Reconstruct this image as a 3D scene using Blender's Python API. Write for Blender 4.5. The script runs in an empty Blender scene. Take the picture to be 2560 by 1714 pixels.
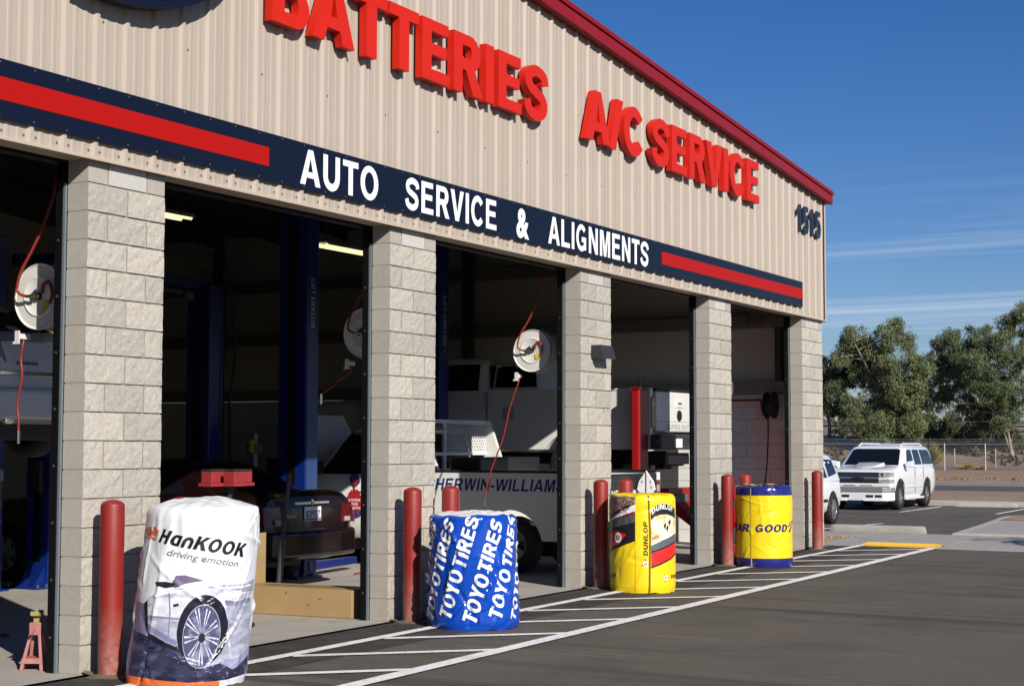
import bpy, bmesh, math, random
from math import sin, cos, pi, radians, atan2, sqrt, hypot
from mathutils import Vector, Matrix, noise
from mathutils.geometry import tessellate_polygon
random.seed(7)
S = bpy.context.scene
COL = S.collection

# ------------------------------------------------------------------ camera
CAM = Vector((-8.3059, -8.0294, 1.6044))
YAW, PITCH, ROLL, FPX = 1.0656295, 0.0639574, 0.0021723, 3973.81
cd = bpy.data.cameras.new('camera'); cam = bpy.data.objects.new('camera', cd); COL.objects.link(cam)
F = Vector((sin(YAW)*cos(PITCH), cos(YAW)*cos(PITCH), sin(PITCH)))
RT = Vector((cos(YAW), -sin(YAW), 0)); UP = RT.cross(F)
R2 = cos(ROLL)*RT + sin(ROLL)*UP; U2 = -sin(ROLL)*RT + cos(ROLL)*UP
cam.matrix_world = Matrix(((R2.x, U2.x, -F.x, CAM.x), (R2.y, U2.y, -F.y, CAM.y), (R2.z, U2.z, -F.z, CAM.z), (0, 0, 0, 1)))
cd.sensor_fit = 'HORIZONTAL'; cd.sensor_width = 36.0; cd.lens = 36.0*FPX/2560.0
cd.clip_start = 0.05; cd.clip_end = 6000
S.camera = cam

# ------------------------------------------------------------------ sky and sun
SUN_TO = Vector((0.63, 1.0, -0.62)).normalized()      # the way the light travels
W = bpy.data.worlds.new('World'); S.world = W; W.use_nodes = True
nt = W.node_tree; nt.nodes.clear()
wo = nt.nodes.new('ShaderNodeOutputWorld'); bg = nt.nodes.new('ShaderNodeBackground')
sky = nt.nodes.new('ShaderNodeTexSky'); sky.sky_type = 'NISHITA'; sky.sun_disc = False
sky.sun_elevation = math.asin(-SUN_TO.z); sky.sun_rotation = atan2(-SUN_TO.x, -SUN_TO.y)
sky.altitude = 400; sky.air_density = 1.0; sky.dust_density = 0.3; sky.ozone_density = 1.2
bg.inputs['Strength'].default_value = 0.056
# thin cirrus: streaks on a flat layer far above
tc = nt.nodes.new('ShaderNodeTexCoord'); sp = nt.nodes.new('ShaderNodeSeparateXYZ')
nt.links.new(tc.outputs['Generated'], sp.inputs[0])
def wmath(op, a, b=None, clamp=False):
    n = nt.nodes.new('ShaderNodeMath'); n.operation = op; n.use_clamp = clamp
    for i, v in enumerate((a, b)):
        if v is None: continue
        if isinstance(v, (int, float)): n.inputs[i].default_value = v
        else: nt.links.new(v, n.inputs[i])
    return n.outputs[0]
zc = wmath('MAXIMUM', sp.outputs[2], 0.02)
cx_ = wmath('DIVIDE', sp.outputs[0], zc); cy_ = wmath('DIVIDE', sp.outputs[1], zc)
cb = nt.nodes.new('ShaderNodeCombineXYZ'); nt.links.new(cx_, cb.inputs[0]); nt.links.new(cy_, cb.inputs[1])
mp = nt.nodes.new('ShaderNodeMapping'); mp.inputs['Rotation'].default_value = (0, 0, 0.14); mp.inputs['Scale'].default_value = (0.75, 0.10, 1)
nt.links.new(cb.outputs[0], mp.inputs[0])
nz = nt.nodes.new('ShaderNodeTexNoise'); nz.inputs['Scale'].default_value = 1.0; nz.inputs['Detail'].default_value = 7; nz.inputs['Roughness'].default_value = 0.6
nz.inputs['Distortion'].default_value = 0.6; nt.links.new(mp.outputs[0], nz.inputs['Vector'])
rp = nt.nodes.new('ShaderNodeValToRGB'); rp.color_ramp.elements[0].position = 0.52; rp.color_ramp.elements[1].position = 0.66
rp.color_ramp.elements[0].color = (0, 0, 0, 1); rp.color_ramp.elements[1].color = (1, 1, 1, 1)
nt.links.new(nz.outputs[0], rp.inputs[0])
fade = wmath('MULTIPLY', rp.outputs[0], 1.0)
up = nt.nodes.new('ShaderNodeMapRange'); up.inputs['From Min'].default_value = 0.02; up.inputs['From Max'].default_value = 0.185
up.inputs['To Min'].default_value = 1.0; up.inputs['To Max'].default_value = 0.0; nt.links.new(sp.outputs[2], up.inputs['Value'])
fade = wmath('MULTIPLY', fade, up.outputs[0], True)
mx = nt.nodes.new('ShaderNodeMixRGB'); mx.inputs['Color2'].default_value = (8.2, 9.6, 11.8, 1)
hs = nt.nodes.new('ShaderNodeHueSaturation'); hs.inputs['Saturation'].default_value = 1.40; nt.links.new(sky.outputs[0], hs.inputs['Color'])
tn = nt.nodes.new('ShaderNodeMixRGB'); tn.blend_type = 'MULTIPLY'; tn.inputs[0].default_value = 1.0; tn.inputs['Color2'].default_value = (0.70, 0.84, 1.24, 1); nt.links.new(hs.outputs[0], tn.inputs['Color1'])
nt.links.new(fade, mx.inputs['Fac']); nt.links.new(tn.outputs[0], mx.inputs['Color1'])
nt.links.new(mx.outputs[0], bg.inputs['Color']); nt.links.new(bg.outputs[0], wo.inputs['Surface'])
sl = bpy.data.lights.new('sun', 'SUN'); sl.energy = 5.0; sl.angle = radians(0.53); sl.color = (1.0, 0.94, 0.85)
so = bpy.data.objects.new('sun', sl); COL.objects.link(so); so.rotation_euler = SUN_TO.to_track_quat('-Z', 'Y').to_euler()
so.location = (-20, -30, 25)
S.view_settings.view_transform = 'Standard'; S.view_settings.look = 'None'; S.view_settings.gamma = 1; S.view_settings.exposure = 0.25
S.cycles.max_bounces = 8; S.cycles.diffuse_bounces = 6; S.cycles.glossy_bounces = 3; S.cycles.caustics_reflective = False; S.cycles.caustics_refractive = False

# ------------------------------------------------------------------ materials
MATS = {}
BRIGHT = ('line_paint', 'vinyl', 'letter_white', 'car_white', 'truck_white', 'sheet', 'print_', 'tactile', 'reel', 'chrome', 'alloy', 'plate', 'leaf', 'bark', 'galv', 'fluor', 'wheel_stop', 'sidewalk', 'concrete', 'interior', 'block_painted', 'bush', 'fixture', 'lamp_lens', 'kerb_c', 'car_silver', 'jack', 'label')
def mat(name, col, rough=0.6, metal=0.0, var=0.0, vscale=3.0, bump=0.0, bscale=60.0, coat=0.0, emit=None, estr=0.0, obrand=0.0,
        spec=0.5, dust=None, stretch=None, detail=6, streak=None, noisy=None, bdist=0.02):
    if name in MATS: return MATS[name]
    if not name.startswith(BRIGHT):      # everything but whites, prints and leaves is a third darker than first measured
        q = 0.80 if name.startswith('asphalt') else 0.95 if name.startswith(('dirt', 'bank', 'gravel', 'clod')) else 0.77 if name.startswith(('block', 'siding', 'mortar', 'trim')) else 0.69; sc3 = lambda c: tuple(x*q for x in c)
        col = sc3(col); noisy = noisy and [(sc3(c), *r) for c, *r in noisy]; streak = streak and [(a, b, c, sc3(d), e) for a, b, c, d, e in streak]; dust = dust and (sc3(dust[0]), *dust[1:])
    m = bpy.data.materials.new(name); m.use_nodes = True; MATS[name] = m
    t = m.node_tree; b = t.nodes['Principled BSDF']; L = t.links.new
    b.inputs['Base Color'].default_value = (*col, 1); b.inputs['Roughness'].default_value = rough; b.inputs['Metallic'].default_value = metal
    b.inputs['Coat Weight'].default_value = coat; b.inputs['Coat Roughness'].default_value = 0.08; b.inputs['Specular IOR Level'].default_value = spec
    if emit: b.inputs['Emission Color'].default_value = (*emit, 1); b.inputs['Emission Strength'].default_value = estr
    if not (var or bump or obrand or dust or streak or noisy): return m
    g = t.nodes.new('ShaderNodeNewGeometry'); pos = g.outputs['Position']
    if stretch:
        mpn = t.nodes.new('ShaderNodeMapping'); mpn.inputs['Scale'].default_value = stretch; L(pos, mpn.inputs[0]); pos2 = mpn.outputs[0]
    else: pos2 = pos
    cur = None
    def mixc(a, c2, fac, mode='MIX'):
        n = t.nodes.new('ShaderNodeMixRGB'); n.blend_type = mode
        if a is None: n.inputs[1].default_value = (*col, 1)
        else: L(a, n.inputs[1])
        if isinstance(c2, tuple): n.inputs[2].default_value = (*c2, 1)
        else: L(c2, n.inputs[2])
        if isinstance(fac, float): n.inputs[0].default_value = fac
        else: L(fac, n.inputs[0])
        return n.outputs[0]
    def nzn(sc, vec, det=detail, ro=0.6):
        n = t.nodes.new('ShaderNodeTexNoise'); n.inputs['Scale'].default_value = sc; n.inputs['Detail'].default_value = det; n.inputs['Roughness'].default_value = ro
        L(vec, n.inputs['Vector']); return n.outputs[0]
    def rng(v, a, b_, c_, d_):
        n = t.nodes.new('ShaderNodeMapRange'); L(v, n.inputs['Value'])
        for k, q in zip(('From Min', 'From Max', 'To Min', 'To Max'), (a, b_, c_, d_)): n.inputs[k].default_value = q
        return n.outputs[0]
    if noisy:      # second colour mixed in by coarse noise: (colour, scale, lo, hi, amount)
        for c2, sc, lo, hi, am in noisy:
            cur = mixc(cur, c2, rng(nzn(sc, pos2), lo, hi, 0.0, am))
    if var:
        n = nzn(vscale, pos2); v = rng(n, 0.25, 0.75, 1-var, 1+var)
        cur = mixc(cur, v, 1.0, 'MULTIPLY')
    if obrand:
        oi = t.nodes.new('ShaderNodeObjectInfo'); v = rng(oi.outputs['Random'], 0, 1, 1-obrand, 1+obrand); cur = mixc(cur, v, 1.0, 'MULTIPLY')
    if streak:     # (scale vector, lo, hi, colour, amount)
        for scv, lo, hi, c2, am in streak:
            mm = t.nodes.new('ShaderNodeMapping'); mm.inputs['Scale'].default_value = scv; L(pos, mm.inputs[0])
            cur = mixc(cur, c2, rng(nzn(1.0, mm.outputs[0], 4), lo, hi, 0.0, am))
    if dust:       # scuffs that fade up from the ground: (colour, height, amount) - dirt splashed on the foot
        sz = t.nodes.new('ShaderNodeSeparateXYZ'); L(pos, sz.inputs[0])
        h = rng(sz.outputs[2], 0.0, dust[1], 1.0, 0.0); nn = rng(nzn(24, pos), 0.35, 0.65, 0.3, 1.0)
        mu = t.nodes.new('ShaderNodeMath'); mu.operation = 'MULTIPLY'; L(h, mu.inputs[0]); L(nn, mu.inputs[1])
        m2 = t.nodes.new('ShaderNodeMath'); m2.operation = 'MULTIPLY'; L(mu.outputs[0], m2.inputs[0]); m2.inputs[1].default_value = dust[2]; m2.use_clamp = True
        cur = mixc(cur, dust[0], m2.outputs[0])
    if cur is not None: L(cur, b.inputs['Base Color'])
    if bump:
        bn = t.nodes.new('ShaderNodeBump'); bn.inputs['Strength'].default_value = min(1.0, bump); bn.inputs['Distance'].default_value = bdist
        L(nzn(bscale, pos2, 5, 0.65), bn.inputs['Height']); L(bn.outputs[0], b.inputs['Normal'])
    return m

ASPH = mat('asphalt', (0.136, 0.119, 0.097), 0.9, var=0.20, vscale=160, bump=0.35, bscale=140, spec=0.25, detail=3, bdist=0.008,
           noisy=[((0.165, 0.143, 0.114), 0.55, 0.42, 0.70, 0.8), ((0.097, 0.085, 0.070), 0.9, 0.52, 0.70, 0.7), ((0.19, 0.172, 0.148), 48, 0.52, 0.66, 0.7), ((0.070, 0.065, 0.060), 62, 0.54, 0.68, 0.7), ((0.055, 0.050, 0.047), 1.9, 0.665, 0.72, 0.65)],
           streak=[((1.7, 0.07, 1), 0.54, 0.63, (0.082, 0.072, 0.060), 0.7), ((7.5, 0.22, 1), 0.63, 0.72, (0.26, 0.225, 0.165), 0.6), ((3.1, 0.12, 1), 0.60, 0.66, (0.070, 0.062, 0.053), 0.7), ((0.22, 4.0, 1), 0.64, 0.70, (0.075, 0.070, 0.066), 0.5)])
ASPH2 = mat('asphalt_seal', (0.054, 0.049, 0.044), 0.88, var=0.2, vscale=160, bump=0.35, bscale=140, detail=3, spec=0.25, bdist=0.008,
            noisy=[((0.105, 0.096, 0.084), 2.2, 0.48, 0.66, 0.75), ((0.125, 0.113, 0.098), 14, 0.54, 0.70, 0.5), ((0.14, 0.128, 0.11), 50, 0.55, 0.68, 0.5)])
ROADM = mat('road_asphalt', (0.11, 0.105, 0.10), 0.9, var=0.12, vscale=2.0)
CONC = mat('concrete_slab', (0.40, 0.375, 0.335), 0.75, var=0.10, vscale=3, bump=0.06, bscale=120, noisy=[((0.30, 0.275, 0.24), 0.9, 0.45, 0.7, 0.7), ((0.2, 0.18, 0.16), 3.5, 0.6, 0.75, 0.5)])
WALK = mat('sidewalk_concrete', (0.35, 0.325, 0.295), 0.85, var=0.08, vscale=5, bump=0.08, bscale=150, noisy=[((0.29, 0.27, 0.245), 1.2, 0.45, 0.65, 0.6)])
KERB = mat('kerb_concrete', (0.42, 0.385, 0.33), 0.85, var=0.12, vscale=6, bump=0.1, bscale=90)
STOP = mat('wheel_stop_concrete', (0.33, 0.315, 0.275), 0.85, var=0.14, vscale=7, bump=0.15, bscale=70)
DIRT = mat('dirt', (0.31, 0.205, 0.130), 0.95, var=0.22, vscale=2.5, bump=0.5, bscale=8, noisy=[((0.20, 0.125, 0.075), 0.35, 0.48, 0.62, 0.8), ((0.36, 0.28, 0.20), 1.3, 0.5, 0.7, 0.6)])
GRAV = mat('gravel', (0.34, 0.235, 0.15), 0.95, var=0.35, vscale=40, bump=0.8, bscale=50)
BANK = mat('bank_soil', (0.26, 0.18, 0.12), 0.95, var=0.3, vscale=0.8, bump=0.5, bscale=3, noisy=[((0.16, 0.12, 0.09), 0.25, 0.5, 0.65, 0.7)])  # soil colour darkened to carry the shadow on the bank
DRY = mat('dry_scrub', (0.38, 0.26, 0.13), 0.95, var=0.3, vscale=0.5)
PAINT = mat('line_paint', (0.86, 0.85, 0.82), 0.7, var=0.08, vscale=30, noisy=[((0.22, 0.20, 0.18), 38, 0.57, 0.66, 0.85), ((0.60, 0.58, 0.54), 3, 0.52, 0.66, 0.7), ((0.20, 0.18, 0.16), 9, 0.66, 0.71, 0.7)])
YELP = mat('tactile_yellow', (0.83, 0.47, 0.025), 0.6, var=0.08, vscale=8)
BLK_F = mat('block_split_face', (0.540, 0.503, 0.437), 0.95, var=0.22, vscale=85, bump=0.75, bscale=75, bdist=0.005, obrand=0.11, dust=((0.30, 0.255, 0.195), 0.30, 0.55), spec=0.15,
            noisy=[((0.44, 0.40, 0.335), 34, 0.52, 0.68, 0.8), ((0.44, 0.40, 0.34), 1.3, 0.55, 0.72, 0.35), ((0.66, 0.615, 0.535), 26, 0.54, 0.70, 0.7)])
BLK_S = mat('block_smooth', (0.50, 0.468, 0.41), 0.92, var=0.07, vscale=20, bump=0.10, bscale=180, obrand=0.06, spec=0.15, noisy=[((0.45, 0.41, 0.345), 2.4, 0.5, 0.7, 0.5)])
BLK_T = mat('block_top_pale', (0.60, 0.585, 0.56), 0.9, var=0.06, vscale=25, bump=0.08, bscale=160, obrand=0.05)
MORT = mat('mortar', (0.44, 0.40, 0.325), 0.95, var=0.12, vscale=30)
CMUW = mat('block_painted_white', (0.76, 0.75, 0.73), 0.7, var=0.06, vscale=6, bump=0.1, bscale=90)
SIDE = mat('siding_beige', (0.520, 0.445, 0.372), 0.55, var=0.035, vscale=1.2, spec=0.4, streak=[((2.2, 1, 0.12), 0.55, 0.75, (0.46, 0.39, 0.315), 0.5)])
TRIM = mat('trim_beige', (0.57, 0.475, 0.37), 0.4, spec=0.4)
REDT = mat('rake_red', (0.34, 0.012, 0.018), 0.42, var=0.05, vscale=2, spec=0.3)
NAVY = mat('sign_navy', (0.007, 0.012, 0.032), 0.35, var=0.03, vscale=1, spec=0.22)
SRED = mat('sign_red_stripe', (0.54, 0.010, 0.006), 0.45, spec=0.15)
LRED = mat('letter_red', (0.80, 0.024, 0.008), 0.45, var=0.02, vscale=1, spec=0.25)
LWHT = mat('letter_white', (0.85, 0.85, 0.85), 0.4)
NUMB = mat('number_slate', (0.020, 0.035, 0.070), 0.4)
BOLL = mat('bollard_red', (0.34, 0.022, 0.016), 0.5, var=0.07, vscale=4, dust=((0.50, 0.26, 0.21), 0.50, 1.0), noisy=[((0.26, 0.022, 0.018), 6, 0.5, 0.70, 0.6), ((0.50, 0.30, 0.25), 34, 0.70, 0.74, 0.7)])
DARKM = mat('jamb_black', (0.005, 0.0055, 0.007), 0.55, spec=0.2)
STRIP = mat('weather_strip', (0.32, 0.38, 0.42), 0.35, metal=0.4)
WALLP = mat('interior_panel', (0.68, 0.64, 0.57), 0.85, var=0.06, vscale=0.8)
GIRT = mat('girt_steel', (0.10, 0.10, 0.10), 0.6)
ROOFU = mat('roof_underside', (0.22, 0.21, 0.19), 0.8)
BLUE = mat('lift_blue', (0.004, 0.024, 0.20), 0.36, coat=0.1, var=0.06, vscale=3)
LABG = mat('lift_lettering', (0.55, 0.57, 0.60), 0.5)
LREDP = mat('lift_red', (0.45, 0.010, 0.012), 0.35, coat=0.2)
RUBR = mat('rubber_black', (0.018, 0.018, 0.018), 0.7)
PADR = mat('pad_red', (0.42, 0.04, 0.045), 0.5, var=0.15, vscale=12)
HOSE = mat('hose_red', (0.36, 0.040, 0.025), 0.4)
REEL = mat('reel_white', (0.68, 0.67, 0.62), 0.35, var=0.04, vscale=6)
CHRM = mat('chrome', (0.75, 0.76, 0.78), 0.12, metal=1.0)
STEEL = mat('steel_grey', (0.22, 0.22, 0.22), 0.4, metal=0.7)
BRASS = mat('brass', (0.6, 0.42, 0.15), 0.35, metal=1.0)
CARD = mat('cardboard', (0.50, 0.33, 0.145), 0.85, var=0.08, vscale=3, noisy=[((0.40, 0.26, 0.11), 1.7, 0.52, 0.7, 0.5)])
WPNT = mat('car_white', (0.74, 0.75, 0.76), 0.22, coat=0.6)
WPNT2 = mat('truck_white', (0.72, 0.71, 0.68), 0.28, coat=0.4, var=0.03, vscale=2)
MAROON = mat('car_maroon', (0.012, 0.0035, 0.0035), 0.25, coat=0.6)
GLASS = mat('car_glass', (0.008, 0.010, 0.013), 0.04, spec=0.8)
TYRE = mat('tyre_rubber', (0.016, 0.016, 0.017), 0.75, bump=0.1, bscale=100)
RIM = mat('alloy_rim', (0.62, 0.63, 0.65), 0.25, metal=0.9)
BLKP = mat('black_plastic', (0.02, 0.02, 0.022), 0.5)
LAMP = mat('lamp_lens', (0.36, 0.36, 0.32), 0.12, coat=0.6, noisy=[((0.14, 0.14, 0.13), 14, 0.5, 0.6, 0.8)])
TAIL = mat('tail_lens', (0.15, 0.004, 0.006), 0.12, coat=0.5)
GRIL = mat('grille_mesh', (0.13, 0.13, 0.14), 0.35, metal=0.8)
BUMPG = mat('bumper_grey', (0.60, 0.58, 0.56), 0.35, metal=0.6)
TEXB = mat('text_blue', (0.020, 0.045, 0.25), 0.4)
TEXK = mat('text_black', (0.012, 0.012, 0.014), 0.45)
TUBE = mat('fluorescent_tube', (0.9, 0.85, 0.6), 0.5, emit=(1.0, 0.86, 0.45), estr=1.05)
FIXT = mat('fixture_white', (0.55, 0.55, 0.50), 0.5)
GALV = mat('galvanised_steel', (0.62, 0.63, 0.64), 0.4, metal=0.35)

# ------------------------------------------------------------------ mesh helpers
class MB:
    def __init__(s): s.v = []; s.f = []; s.m = []
    def add(s, vs, fs, mi=0):
        o = len(s.v); s.v += [tuple(p) for p in vs]; s.f += [tuple(o+i for i in f) for f in fs]; s.m += [mi]*len(fs); return s
    def box(s, x0, x1, y0, y1, z0, z1, mi=0):
        if x0 > x1: x0, x1 = x1, x0
        if y0 > y1: y0, y1 = y1, y0
        if z0 > z1: z0, z1 = z1, z0
        return s.add([(x0,y0,z0),(x1,y0,z0),(x1,y1,z0),(x0,y1,z0),(x0,y0,z1),(x1,y0,z1),(x1,y1,z1),(x0,y1,z1)],
                     [(0,3,2,1),(4,5,6,7),(0,1,5,4),(1,2,6,5),(2,3,7,6),(3,0,4,7)], mi)
    def hexa(s, p, mi=0):   # 8 points: bottom ring 0-3, top ring 4-7
        return s.add(p, [(0,3,2,1),(4,5,6,7),(0,1,5,4),(1,2,6,5),(2,3,7,6),(3,0,4,7)], mi)
    def prism(s, poly, ax, a, b, mi=0):     # poly 2D in the two other axes, extruded along ax from a to b
        def P(p, t): return {'x': (t, p[0], p[1]), 'y': (p[0], t, p[1]), 'z': (p[0], p[1], t)}[ax]
        n = len(poly); vs = [P(p, a) for p in poly] + [P(p, b) for p in poly]
        fs = [tuple(range(n-1, -1, -1)), tuple(range(n, 2*n))] + [(i, (i+1) % n, n+(i+1) % n, n+i) for i in range(n)]
        return s.add(vs, fs, mi)
    def tube(s, path, r, n=10, caps=True, mi=0):
        path = [Vector(p) for p in path]; rs = r if isinstance(r, (list, tuple)) else [r]*len(path)
        rings = []; ref = None
        for i, p in enumerate(path):
            d = (path[min(i+1, len(path)-1)] - path[max(i-1, 0)]).normalized()
            if ref is None: ref = Vector((0,0,1)) if abs(d.z) < 0.9 else Vector((1,0,0))
            a = d.cross(ref).normalized(); b = d.cross(a).normalized(); ref = -b if False else ref
            rings.append([p + (a*cos(2*pi*k/n) + b*sin(2*pi*k/n))*rs[i] for k in range(n)])
        vs = [q for rg in rings for q in rg]; fs = []
        for i in range(len(path)-1):
            for k in range(n): fs.append((i*n+k, i*n+(k+1) % n, (i+1)*n+(k+1) % n, (i+1)*n+k))
        if caps: fs += [tuple(range(n-1, -1, -1)), tuple(range((len(path)-1)*n, len(path)*n))]
        return s.add(vs, fs, mi)
    def cyl(s, p0, p1, r, n=20, mi=0): return s.tube([p0, p1], r, n, True, mi)
    def lathe(s, prof, c=(0,0,0), ax='z', n=32, mi=0, closed=False):   # prof: (radius, offset along ax)
        vs = []
        for k in range(n):
            a = 2*pi*k/n
            for r, h in prof:
                u, w = r*cos(a), r*sin(a)
                p = {'z': (u, w, h), 'x': (h, u, w), 'y': (w, h, u)}[ax]
                vs.append((p[0]+c[0], p[1]+c[1], p[2]+c[2]))
        m = len(prof); fs = []
        for k in range(n):
            for j in range(m if closed else m-1):
                j2 = (j+1) % m; a, b = k*m, ((k+1) % n)*m
                fs.append((a+j, b+j, b+j2, a+j2))
        return s.add(vs, fs, mi)
    def tri(s, tris, mi=0): return s.add(tris[0], tris[1], mi)
    def mesh(s, name, bevel=0.0, segs=2, smooth=None, clean=False):
        me = bpy.data.meshes.new(name); me.from_pydata(s.v, [], s.f); me.polygons.foreach_set('material_index', s.m)
        bm = bmesh.new(); bm.from_mesh(me)
        if clean: bmesh.ops.remove_doubles(bm, verts=bm.verts, dist=1e-5)
        bmesh.ops.recalc_face_normals(bm, faces=bm.faces)
        if bevel:
            es = [e for e in bm.edges if len(e.link_faces) == 2 and e.calc_face_angle(0) > 0.5]
            bmesh.ops.bevel(bm, geom=es, offset=bevel, segments=segs, profile=0.5, affect='EDGES', clamp_overlap=True)
        bm.to_mesh(me); bm.free()
        if smooth is not None:
            me.polygons.foreach_set('use_smooth', [True]*len(me.polygons)); me.set_sharp_from_angle(angle=radians(smooth))
        me.update(); return me
    def build(s, name, m, parent=None, loc=None, rz=0.0, **kw):
        me = s.mesh(name, **kw); return obj(name, me, m, parent, loc, rz)
def obj(name, me, m=None, parent=None, loc=None, rz=0.0):
    if m is not None and len(me.materials) == 0:
        for k in (m if isinstance(m, (list, tuple)) else [m]): me.materials.append(k)
    o = bpy.data.objects.new(name, me); COL.objects.link(o)
    if parent: o.parent = parent
    if loc: o.location = loc
    if rz: o.rotation_euler = (0, 0, rz)
    return o
def thing(name, label, cat, loc=(0,0,0), rz=0.0, group=None):
    o = bpy.data.objects.new(name, None); COL.objects.link(o); o.location = loc; o.rotation_euler = (0,0,rz); o.empty_display_size = 0.2
    return tag(o, label, cat, group)
def tag(o, label, cat, group=None):
    o['label'] = label; o['category'] = cat
    if group: o['group'] = group
    return o
def part(name, parent, loc=(0,0,0), rz=0.0):
    o = bpy.data.objects.new(name, None); COL.objects.link(o); o.parent = parent; o.location = loc; o.rotation_euler = (0,0,rz); o.empty_display_size = 0.1; return o
def struct(o, label=None):
    o['kind'] = 'structure'
    if label: o['label'] = label
    return o
def copy_tree(o, parent=None):
    c = o.copy(); COL.objects.link(c); c.parent = parent
    for ch in list(o.children): copy_tree(ch, c)
    return c
def lerp(a, b, t): return a+(b-a)*t
def interp(tab, x):
    if x <= tab[0][0]: return tab[0][1]
    for (a, b), (c, d) in zip(tab, tab[1:]):
        if x <= c: return b+(d-b)*(x-a)/(c-a) if c > a else d
    return tab[-1][1]
def crspline(pts, n=8, closed=False):
    P = [Vector(p) for p in pts]; out = []; m = len(P)
    for i in range(m-1):
        p0 = P[max(i-1, 0)]; p1 = P[i]; p2 = P[i+1]; p3 = P[min(i+2, m-1)]
        for k in range(n):
            t = k/n
            out.append(0.5*((2*p1)+(p2-p0)*t+(2*p0-5*p1+4*p2-p3)*t*t+(3*p1-p0-3*p2+p3)*t**3))
    out.append(P[-1]); return out
# ------------------------------------------------------------------ lettering: a bold grotesque drawn as outlines
def arc(cx, cy, rx, ry, a0, a1, n=14): return [(cx+rx*cos(radians(a0+(a1-a0)*i/n)), cy+ry*sin(radians(a0+(a1-a0)*i/n))) for i in range(n+1)]
def stroke(path, w):
    P = []
    for p in path:
        if not P or (Vector((p[0], p[1]))-P[-1]).length > 1e-4: P.append(Vector((p[0], p[1])))
    Lf, Rt = [], []
    for i, p in enumerate(P):
        d1 = (P[i]-P[i-1]).normalized() if i else None; d2 = (P[i+1]-P[i]).normalized() if i < len(P)-1 else None
        if d1 is None: n = Vector((-d2.y, d2.x)); k = 1
        elif d2 is None: n = Vector((-d1.y, d1.x)); k = 1
        else:
            n1 = Vector((-d1.y, d1.x)); n2 = Vector((-d2.y, d2.x)); n = (n1+n2).normalized(); k = min(1.6, 1/max(0.3, n.dot(n1)))
        Lf.append(p+n*w/2*k); Rt.append(p-n*w/2*k)
    return [(q.x, q.y) for q in Lf] + [(q.x, q.y) for q in reversed(Rt)]
def sm(pts, n=6): return [(p.x, p.y) for p in crspline([Vector((a, b, 0)) for a, b in pts], n)]
def bowl(x0, y0, y1, xr): r = (y1-y0)/2; return [(x0, y1)] + arc(xr-r*0.95, (y0+y1)/2, r*0.95, r, 90, -90) + [(x0, y0)]
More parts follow.
